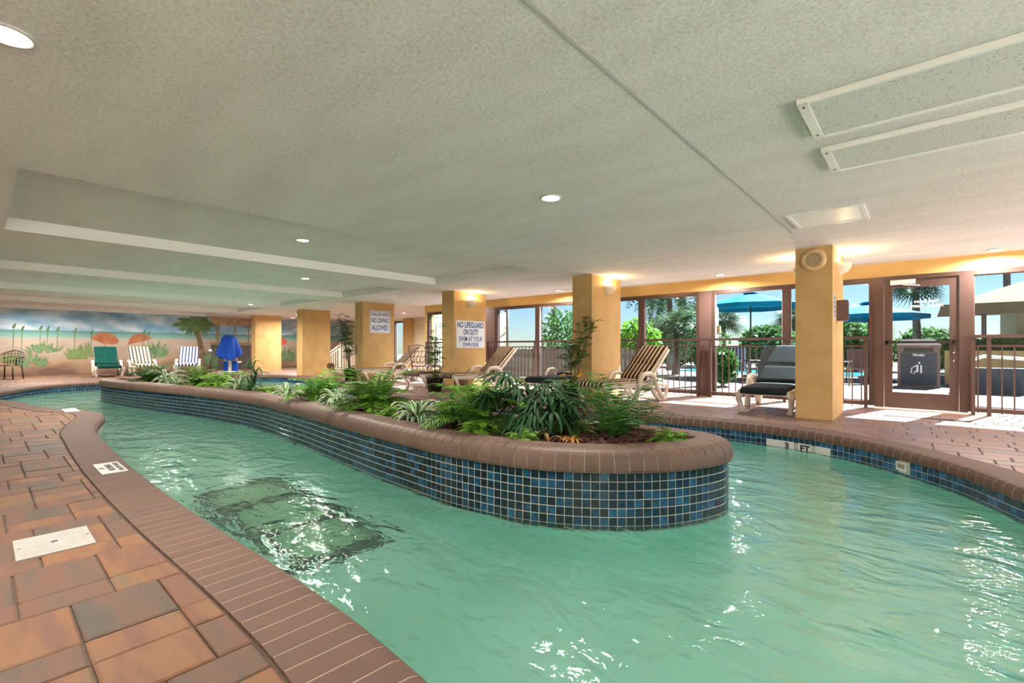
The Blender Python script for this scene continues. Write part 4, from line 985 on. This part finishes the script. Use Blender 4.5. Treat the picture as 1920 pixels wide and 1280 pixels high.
PL = [('fern', 'dense green fern at the far left tip of the planter', (-12.3, 2.42), 'fernd', 26, .95),
      ('variegated_plant', 'pale edged leafy plant behind the fern at the planter far left', (-11.55, 2.55), 'var', 18, 1.15),
      ('spider_plant', 'small striped plant on the planter rim between the two left ferns', (-10.9, 2.55), 'var', 16, .8),
      ('fern', 'yellow green fern in front of the blue striped lounger', (-10.3, 2.72), 'fern', 26, .85),
      ('fern', 'bright feathery lime fern before the painted palm', (-9.6, 2.9), 'lime', 34, 1.75),
      ('variegated_plant', 'pale striped plant left of the tall dark dracaena', (-8.75, 2.95), 'var', 24, 1.05),
      ('groundcover', 'small lime groundcover at the foot of the tall dracaena', (-7.75, 3.02), 'lime', 22, .8),
      ('spider_plant', 'white striped spider plant between the dracaena and the upright fern', (-7.1, 3.02), 'var', 22, .85),
      ('fern', 'upright bright fern in front of the farther plain ochre column', (-6.15, 3.03), 'fern', 24, 1.0),
      ('spider_plant', 'white striped spider plant right of the upright far fern', (-5.45, 2.95), 'var', 24, 1.05),
      ('fern', 'broad green fern below the shallow water sign', (-4.75, 3.0), 'fern', 34, 1.1),
      ('groundcover', 'lime groundcover spilling at the rim below the broad fern', (-4.2, 2.83), 'lime', 20, .75),
      ('variegated_plant', 'variegated plant sprawling over the soil left of the tall bright fern', (-3.75, 2.85), 'var', 30, .95),
      ('dracaena', 'dark strap leaved plant just left of the tall bright fern', (-3.42, 2.98), 'drac', 20, .85),
      ('fern', 'tall bright fern below the no lifeguard sign', (-3.02, 2.95), 'fern', 30, 1.08),
      ('groundcover', 'feathery lime groundcover in front of the tall bright fern', (-2.82, 2.76), 'lime', 26, .75),
      ('groundcover', 'low lime groundcover on the rim under the big rhapis palm', (-2.3, 2.74), 'lime', 22, .62),
      ('groundcover', 'small lime groundcover behind the dried bromeliad', (-2.3, 3.38), 'lime', 20, .8),
      ('fern', 'large loose leather fern at the planter nose', (-1.88, 3.38), 'palm', 18, .9),
      ('groundcover', 'light green groundcover at the right tip of the planter', (-1.46, 3.5), 'lime', 24, .62)]
for nm, lab, (x, y), kind, n, s in PL: plant_at(nm, lab, (x, y, Z), kind, n, s)
t = plant_at('dried_bromeliad', 'dried orange brown plant among the lava rocks', (-2.02, 2.97, Z), 'dry', 16, .62)
def stem_plant(name, lab, loc, stems, kind, per, s, r0=.008):
    t = thing(name, lab, 'plant', loc)
    for (dx, dy, h) in stems:
        m = MB(); m.tube([(dx*.2, dy*.2, 0), (dx*.6, dy*.6, h*.5), (dx, dy, h)], [r0*1.3, r0, r0*.8], 6); O('cane', m, M_STEM, t)
        for k in range(per):
            z = h*(.35+.65*k/max(1, per-1)); me = FR[kind][k % len(FR[kind])]
            u = z/h; link('leaf', me, t, (dx*u, dy*u, z-.02), (0, R.uniform(-.25, .25), k*2.399+R.random()), s*R.uniform(.85, 1.1))
    return t
stem_plant('rhapis_palm', 'big dark rhapis palm with drooping fans near the planter nose', (-2.5, 3.12, Z), [(0, 0, .2), (.1, .05, .14), (-.12, -.02, .15), (.05, -.1, .08), (-.04, .1, .30), (-.1, .1, .2)], 'fan', 6, 1.12)
t = plant_at('agave_leaf', 'single fallen orange leaf beside the dried bromeliad', (-2.16, 2.88, Z), 'dry', 2, .9)
stem_plant('dracaena', 'tall dark dracaena in the planter before the farthest column', (-8.25, 2.95, Z), [(0, 0, .55), (.06, .05, .35), (-.15, .02, .1), (.12, -.02, .12)], 'drac', 14, .72)
# potted plants
def pot(lab, loc, r, h, m_=M_BLACK):
    t = thing('plant_pot', lab, 'pot', loc); m = MB(); m.lathe([(.0001, 0), (r*.74, 0), (r*.97, h*.86), (r*1.06, h*.86), (r*1.06, h), (r*.95, h), (r*.92, h*.9)], 24); O('shell', m, m_, t)
    m = MB(); m.lathe([(.0001, h*.9), (r*.94, h*.9)], 16); O('soil', m, M_SOIL, t); return t
FRB = [frond_mesh('frond', .3, 11, .12, r_, f_, M_FERND, .022) for r_, f_ in ((1.3, .9), (.9, .8))]
FRB2 = [frond_mesh('frond', .3, 9, .11, r_, f_, M_DKLEAF, .022) for r_, f_ in ((1.0, .9), (.7, .9))]
def bamboo(name, lab, loc, canes, per, me, s, flowers=0, low=0):
    t = thing(name, lab, 'plant', loc)
    for (dx, dy, h) in canes:
        m = MB(); m.tube([(dx*.15, dy*.15, 0), (dx*.5, dy*.5, h*.5), (dx, dy, h)], [.012, .009, .006], 6); O('cane', m, M_STEM, t)
        for k in range(per):
            u = .3+.7*k/(per-1); v = u if u > .5 else u
            link('frond', me[k % len(me)], t, (dx*u, dy*u, h*u), (0, R.uniform(-.5, .3), k*2.399+R.random()), s*R.uniform(.8, 1.15))
    for k in range(low): link('leaf', FR['lime' if k % 3 else 'fernd'][k % 3], t, (0, 0, -.02), (0, R.uniform(-.3, .2), k*2.399), .85 if k % 3 else .5)
    for k in range(flowers):
        m = MB(); m.lathe([(.0001, -.01), (.035, .0), (.03, .02), (.0001, .025)], 9); a = k*2.2+4.1; rr = R.uniform(.08, .2)
        O('flower', m, M_FLOW, t, loc=(rr*cos(a), rr*sin(a), .14+R.uniform(0, .08)))
pot('dark pot of flowers left of the no lifeguard column', (-8.05, 6.6, 0), .19, .33)
bamboo('potted_bamboo', 'leafy cane plant with orange flowers in the pot beside the no lifeguard column', (-8.05, 6.6, .3), [(.02, .02, 1.2), (.05, -.04, .8), (-.05, .04, .6)], 15, FRB, .95, 7, 22)
pot('dark pot in front of the second column, under a leaning palm', (-4.72, 6.98, 0), .17, .32)
bamboo('potted_bamboo', 'leaning palm with orange flowers in front of the second ochre column', (-4.72, 6.98, .29), [(.38, .12, 1.12), (.22, 0, .9), (-.08, .05, .65)], 15, FRB, 1.0, 6, 24)
pot('dark pot mostly hidden behind the broad fern', (-12.5, 7.14, 0), .2, .35)
bamboo('bamboo_plant', 'tall dark bamboo left of the shallow water column', (-12.5, 7.14, .32), [(-.3, -.2, 1.55), (-.05, -.15, 1.5), (-.2, 0, 1.2), (.1, -.2, 1.35), (-.35, -.05, 1.1)], 14, FRB2, 1.0, 0, 14)

# ------------------------------------------------------------------ small pool fittings
t = thing('skimmer_lid', 'long off-white plastic skimmer lid set in the near left brick deck', 'lid', ((LID[0]+LID[1])/2, (LID[2]+LID[3])/2, 0), radians(0))
m = MB(); m.box(-.16, .16, -.135, .135, -.005, .009, bev=.004); O('plate', m, M_LID, t)
for s in (-1, 1):
    m = MB(); m.box(-.15, .15, s*.105-.001, s*.105+.001, .0085, .0096); O('groove', m, M_SPKG, t)
    m = MB(); m.lathe([(.0001, .011), (.006, .0105), (.007, .009)], 8); O('screw', m, M_CHROME, t, loc=(0, s*.12, 0))
m = MB(); m.box(-.012, .012, -.012, .012, .009, .0098); O('finger_hole', m, M_DARK, t)
def marker(lab, loc, rz, w_, h):
    t = thing('deck_marker', lab, 'marker', loc, rz); m = MB(); m.box(-w_/2, w_/2, -h/2, h/2, .001, .005, bev=.002); O('plate', m, M_WHITE, t); return t
t = marker('white depth marker tile with black lettering on the left coping', (-4.83, .69, .002), radians(0), .44, .155)
text_obj('SHALLOW WATER', .042, M_TXT, t, (0, .05, .0055), (0, 0, pi), .001)
text_obj('NO DIVING', .05, M_TXT, t, (0, .0, .0055), (0, 0, pi), .003)
text_obj('3 FT', .042, M_TXT, t, (0, -.05, .0055), (0, 0, pi), .001)
marker('blank looking white marker tile on the coping where the deck bulges out', (-9.75, .93, .002), radians(0), .5, .16)
marker('white marker tile on the deck at the far end of the pool', (-16.2, .15, .002), radians(0), .6, .3)
def on_pool(x, y):
    v = Vector((x, y)); i = min(range(len(pool)), key=lambda k: (pool[k]-v).length_squared); n = pool_n[i]; return pool[i], math.atan2(n.y, n.x)-pi/2
t = thing('depth_tiles', 'row of four pale waterline tiles reading three feet', 'depth marker', (-1.12, 6.2, -.19))
for k in range(4):
    p, a = on_pool(-1.38+.165*k, 6.25-.02*k*k); m = MB(); m.box(-.079, .079, -.006, .004, -.058, .058)
    o = O('marker_tile', m, M_WHITE, t, loc=(p.x+1.12, p.y-6.2, -.03+.01)); o.rotation_euler = (0, 0, a)
    if k in (1, 2): text_obj(['', '3', 'FT'][k], .1, M_TXT, o, (0, -.0065, .0), (pi/2, 0, 0), .004)
p, a = on_pool(-.157, 5.69)
t = thing('return_grille', 'small cream plastic grille in the waterline tiles on the right', 'grille', (p.x, p.y, -.15), a)
m = MB(); m.box(-.058, .058, -.012, .004, -.048, .035); O('plate', m, M_WHITE, t)
for k in range(6): m = MB(); m.box(-.04+k*.014, -.034+k*.014, -.0135, -.012, -.025, .018); O('slot', m, M_DARK, t)
# drain grating on the pool floor
t = thing('floor_drain', 'dark framed drain grating with three pale panels on the pool floor', 'drain', (-4.1, 1.62, BOTTOM))
m = MB(); x0, x1, y0, y1 = -.9, 1.15, -.34, .40
m.box(x0, x1, y0, y0+.09, .005, .03); m.box(x0, x1, y1-.09, y1, .005, .03)
for q in (x0, x0+.60, x0+1.30, x1-.1): m.box(q, q+.12, y0+.09, y1-.09, .005, .03)
O('frame', m, mat('drain_frame', (.03, .085, .075), .7, (.05, .12, .10), 14), t)
for a, c in ((x0+.12, x0+.6), (x0+.72, x0+1.3), (x0+1.42, x1-.1)):
    m = MB(); m.box(a, c, y0+.09, y1-.09, .005, .02); O('panel', m, mat('drain_panel', (.26, .52, .34), .7, (.34, .60, .42), 8), t)

# ------------------------------------------------------------------ outdoors
g = MB(); g.add([(-60, 9.72, -.03), (60, 9.72, -.03), (60, 90, -.03), (-60, 90, -.03)], [(0,1,2,3)]); g.add([(XE+.1, -30, -.03), (60, -30, -.03), (60, 9.72, -.03), (XE+.1, 9.72, -.03)], [(0,1,2,3)], 1); g.add([(-60, -30, -.03), (XE+.1, -30, -.03), (XE+.1, YS-.1, -.03), (-60, YS-.1, -.03)], [(0,1,2,3)])
struct('terrace_floor', g, [M_CONC, M_CONC_BOUNCE])
m = MB(); m.box(-8, -1.5, 19.5, 22.5, -.025, -.005); tag(O('outdoor_pool', m, mat('outdoor_water', (.05, .32, .42), .05)), 'blue outdoor pool beyond the windows', 'pool')
def crown(rx, ry, rz, n, m_, s=.12, zc=0):
    mb = MB()
    for _ in range(n):
        while True:
            v = Vector((R.uniform(-1, 1), R.uniform(-1, 1), R.uniform(-1, 1)))
            if .3 < v.length < 1: break
        p = Vector((v.x*rx, v.y*ry, v.z*rz+zc)); a = Vector((R.gauss(0,1), R.gauss(0,1), R.gauss(0,1))).normalized(); b = a.cross(Vector((R.gauss(0,1), R.gauss(0,1), R.gauss(0,1)))).normalized(); q = s*R.uniform(.6, 1.3)
        mb.add([p-a*q, p-b*q*.35, p+a*q, p+b*q*.35], [(0,1,2,3)])
    return mb
def shrub(lab, x, y, rx, ry, h, n=900, m_=None, s=.12):
    t = thing('shrub', lab, 'shrub', (x, y, -.03)); O('foliage', crown(rx, ry, h/2, n, None, s, h/2+.1), m_ or M_OUTL, t)
    m = MB(); m.tube([(0,0,0), (.05,0,h*.5)], .04, 5); O('stem', m, M_TRUNK, t)
shrub('leafy green shrub outside the window left of the second column', -8.6, 14, 1.0, .7, 2.0, 1500)
shrub('yellow green bush outside right of the leafy shrub', -6.75, 13.6, .8, .6, 1.8, 1500, M_LIME)
shrub('dense garden bush beyond the first dark mullion', -10.6, 15, 1.2, .8, 2.4, 1500)
shrub('broad dark bush beyond the outdoor pool', -9.5, 24, 2.5, 1, 2.3, 1800, None, .2)
shrub('round dark bush behind the shower post', -5.5, 24.5, 1.3, 1, 2.0, 1500, None, .2)
shrub('dark bush under the left of the blue parasol', -2.7, 24.8, 1.3, 1, 2.2, 1500, None, .2)
shrub('dark bush under the right of the blue parasol', 0.1, 25.2, 1.3, 1, 1.7, 1200, None, .2)
shrub('spiky plant low beside the shower post', -3.9, 12.6, .35, .35, .8, 500, M_FERND, .16)
t = thing('hedge', 'low clipped hedge on the terrace wall', 'hedge', (3.2, 17.26, 0)); O('foliage', crown(3.5, .26, .28, 3500, None, .1, 1.0), M_FERND, t)
def palm_frond(L, n=22, w=.45):
    return frond_mesh('frond', L, n, w, .7, 1.0, M_OUTP, .05, .85)
PF = palm_frond(1.3)
def fanleaf():
    mb = MB()
    for k in range(22):
        a = radians(-120+240*k/21); d = Vector((cos(a), sin(a), 0)); sd = Vector((-sin(a), cos(a), 0))*.018; b0 = Vector((.35, 0, .15))
        mb.add([b0, b0+d*.35+sd+Vector((0,0,.03)), b0+d*.75+Vector((0,0,-.12)), b0+d*.35-sd+Vector((0,0,.03))], [(0,1,2,3)])
    mb.tube([(0,0,0), (.35,0,.15)], .01, 4, cap=False); return mb.mesh('frond', M_OUTP)
FL = fanleaf()
def palm(lab, x, y, h, me, n=26, s=1.0, r=.12):
    t = thing('palm_tree', lab, 'palm tree', (x, y, -.03)); m = MB(); m.tube([(0,0,0), (.05,0,h*.4), (0,.03,h)], [r*1.2, r, r*.8], 10); O('trunk', m, M_TRUNK, t)
    for k in range(n): link('frond', me, t, (0, 0, h), (R.uniform(-.3, .3), R.uniform(-.9, .9), k*2.399), s*R.uniform(.8, 1.1))
palm('fan palm whose trunk stands behind the bin', -.23, 20.8, 3.1, FL, 30, 1.0)
palm('feather palm arching left of the shower post', -6.9, 17.0, 1.8, PF, 22, 1.35)
palm('slim palm trunk beyond the window left of the second column', -12.5, 17, 5, PF, 18, 1.5)
palm('spotted palm trunk seen through the leftmost pane', -17.4, 19.3, 5.5, PF, 18, 1.5)
palm('fan palm behind the blue parasol', -5.0, 27.5, 2.4, FL, 30, 1.2)
palm('fan palm right of the blue parasol', -1.9, 28, 2.3, FL, 30, 1.2)
palm('fan palm by the roof ridge at the right', 2.4, 26.5, 5.0, FL, 34, 1.6)
palm('tall fan palm beyond the right hand windows', 5.6, 28, 5.4, FL, 34, 1.6)
palm('feather palm just beyond the right windows of the column bay', -8.4, 20, 3.4, PF, 24, 1.8)
palm('low fan palm behind the shower post', -8.6, 28, 2.4, FL, 30, 1.4)
def parasol(lab, x, y, zr, zt, r, closed=False):
    t = thing('parasol', lab, 'parasol', (x, y, -.03)); m = MB(); m.tube([(0,0,0), (0,0,zt)], .025, 8); O('pole', m, M_DARK, t)
    m = MB(); m.lathe([(.0001,0), (.3,0), (.28,.06), (.05,.1)], 14); O('base', m, M_DARK, t)
    m = MB()
    if closed: m.lathe([(.03, zt+.02), (.1, zt-.2), (.13, zt-.7), (.17, zt-1.05), (.06, zt-1.0)], 12)
    else:
        vs = [(0,0,zt)]+[(r*cos(k*pi/4), r*sin(k*pi/4), zr) for k in range(8)]+[(r*cos(k*pi/4), r*sin(k*pi/4), zr-.14) for k in range(8)]
        m.add(vs, [(0, 1+k, 1+(k+1) % 8) for k in range(8)]+[(1+k, 9+k, 9+(k+1) % 8, 1+(k+1) % 8) for k in range(8)])
    O('canopy', m, M_UMB, t)
    if not closed:
        m = MB(); m.lathe([(.0001, zt+.09), (.22, zt+.02), (.24, zt-.03)], 8); O('vent_cap', m, M_UMB, t)
        for k in range(8): m = MB(); m.tube([(0,0,zt-.45), (r*.55*cos(k*pi/4), r*.55*sin(k*pi/4), zt+(zr-zt)*.55-.02)], .012, 4); O('rib', m, M_DARK, t)
parasol('open blue parasol beyond the window left of the nearest column', -4.4, 17.2, 2.42, 2.84, 1.5)
parasol('open blue parasol seen partly through the glass door', -1.35, 19.0, 2.02, 2.42, 1.5)
parasol('folded blue parasol at the left edge of the glass door', -.85, 17.0, 0, 2.1, 0, True)
t = thing('shower_post', 'beige outdoor shower post with a small box', 'post', (-4.15, 12.75, -.03)); m = MB(); m.box(-.09, .09, -.09, .09, 0, 2.05, bev=.03); O('post', m, mat('post_beige', (.50, .44, .32), .8), t)
m = MB(); m.box(.09, .16, -.05, .05, 1.35, 1.55); O('box', m, M_OWALL, t)
m = MB(); m.box(-16, -1.6, 31, 31.3, 0, 1.0); m.box(-1.6, -1.2, 30.9, 31.4, 0, 1.1); tag(O('garden_wall', m, M_OWALL), 'low ochre wall at the back of the outdoor pool', 'wall')
m = MB(); m.box(.40, 8, 16.6, 16.9, 0, .88); tag(O('garden_wall', m, M_OWALL), 'low ochre wall behind the bin right of the door', 'wall')
t = thing('wood_fence', 'weathered grey wooden fence outside the left windows', 'fence', (-8.5, 11.9, -.03))
bo_ = MB(); bo_.box(-.065, .065, -.01, .01, 0, .93); me = bo_.mesh('board', M_FENCE); x = -13.5
while x < -5.6: link('board', me, t, (x, 11.9, R.uniform(-.03, 0)), world=True); x += .145
m = MB(); m.box(-13.6, -5.6, 11.91, 11.95, .25, .33); m.box(-13.6, -5.6, 11.91, 11.95, .7, .78); O('rail', m, M_FENCE, t, world=True)
# hut
t = thing('pool_bar_hut', 'beige pool bar hut with a low hipped awning roof', 'building', (4.4, 20.5, -.03))
m = MB(); m.box(1.9, 8, 18.8, 22.5, 0, 2.1); O('wall', m, mat('hut_wall', (.40, .33, .22), .9), t, world=True)
m = MB(); m.add([(.35,17.6,2.1),(9,17.6,2.1),(9,23.5,2.1),(.35,23.5,2.1),(2.4,20.5,3.0),(9,20.5,3.05)], [(0,1,5,4),(0,4,3),(3,4,5,2),(1,2,5),(0,3,2,1)]); O('roof', m, M_THATCH, t, world=True)
m = MB(); m.box(.33, 9, 17.56, 17.6, 1.85, 2.14); O('fascia', m, M_THATCH, t, world=True)
m = MB(); m.box(3.2, 4.4, 18.75, 18.8, .9, 1.8); O('hatch', m, M_BRZ2, t, world=True)
for x in (1.2, 3.1, 5): m = MB(); m.tube([(x, 17.8, 0), (x, 17.8, 2.1)], .05, 8); O('post', m, M_BRZ2, t, world=True)
# bin
t = thing('trash_bin', 'dark framed outdoor bin with a dark blue panel outside the door', 'bin', (-.12, 15.6, -.03), radians(2))
m = MB(); m.box(-.40, .40, -.28, .28, 0, 1.0); O('body', m, M_BRZ2, t)
m = MB(); m.box(-.42, .42, -.3, .3, 1.0, 1.05); m.add([(-.42,-.3,1.05),(.42,-.3,1.05),(.42,.3,1.05),(-.42,.3,1.05),(-.3,-.15,1.2),(.3,-.15,1.2),(.3,.15,1.2),(-.3,.15,1.2)], [(0,1,5,4),(1,2,6,5),(2,3,7,6),(3,0,4,7),(4,5,6,7)]); O('hood', m, M_BRZ2, t)
m = MB(); m.box(-.34, .34, -.3, -.28, .06, .86); O('front_panel', m, M_BIN, t)
m = MB(); m.box(-.28, .28, -.29, -.281, .88, .98); O('opening', m, M_BLACK, t)
text_obj('TRASH', .075, M_WTXT, t, (0, -.302, .80), (pi/2, 0, 0), .002)
m = MB(); m.tube([(-.02,-.303,.38),(-.02,-.303,.56)], .022, 6); m.tube([(.05,-.303,.36),(.05,-.303,.56)], .02, 6); m.lathe([(.0001,-.03),(.028,0),(.0001,.03)], 8, c=(.015,-.303,.61)); m.tube([(-.02,-.303,.56),(-.10,-.303,.50)], .014, 5); m.tube([(-.12,-.303,.50),(-.14,-.303,.36),(-.08,-.303,.34),(-.05,-.303,.42)], .014, 5); O('litter_emblem', m, M_WTXT, t)
# outdoor furniture
lounger('striped lounger standing outside by the outdoor pool', M_STRB, (-4.3, 15.2, -.03), radians(15), frame_m=M_WHITE)
t = thing('patio_table', 'round white patio table outside behind the charcoal lounger', 'table', (-2.7, 15.0, -.03)); m = MB(); m.lathe([(.0001,.72),(.55,.72),(.56,.70),(.0001,.69)], 20); O('table_top', m, M_WHITE, t)
for k in range(4): a = k*pi/2+.5; m = MB(); m.tube([(.15*cos(a), .15*sin(a), .69), (.35*cos(a), .35*sin(a), 0)], .025, 6); O('leg', m, M_WHITE, t)
ch = None
for i, (x, y, a, l) in enumerate(((-1.75, 14.5, 60, 'dark sling patio chair right of the white outdoor table'), (-3.6, 14.4, -50, 'dark sling patio chair left of the white outdoor table'), (-1.3, 15.8, 20, 'dark sling patio chair just left of the bin'))):
    if ch is None:
        ch = thing('sling_chair', l, 'chair', (x, y, -.03), radians(a)); m = MB(); m.bar((0,-.2,.42),(0,.22,.40),.46,.03); O('seat', m, M_BRZ2, ch)
        m = MB(); m.bar((0,.22,.40),(0,.36,.95),.46,.03); O('backrest', m, M_BRZ2, ch)
        for s in (-1, 1): m = MB(); m.tube([(s*.25,-.22,0),(s*.25,-.22,.42),(s*.26,-.2,.62),(s*.26,.28,.62)], .015, 6); m.tube([(s*.25,.2,.42),(s*.25,.32,0)], .015, 6); O('leg', m, M_BLACK, ch)
    else: copy_tree(ch, (x, y, -.03), radians(a), l)
t = thing('bicycle_rack', 'curved grey metal rack outside the right hand window', 'rack', (1.35, 14.2, -.03)); m = MB(); m.tube([(-.9,0,0),(-.8,0,.6),(-.4,0,.8),(.2,0,.75),(1.2,0,.35),(1.8,0,0)], .035, 8); O('tube', m, M_ALU, t)
m = MB(); m.box(-.75,.2,-.05,.25,0,.55); O('panel', m, M_BIN, t)
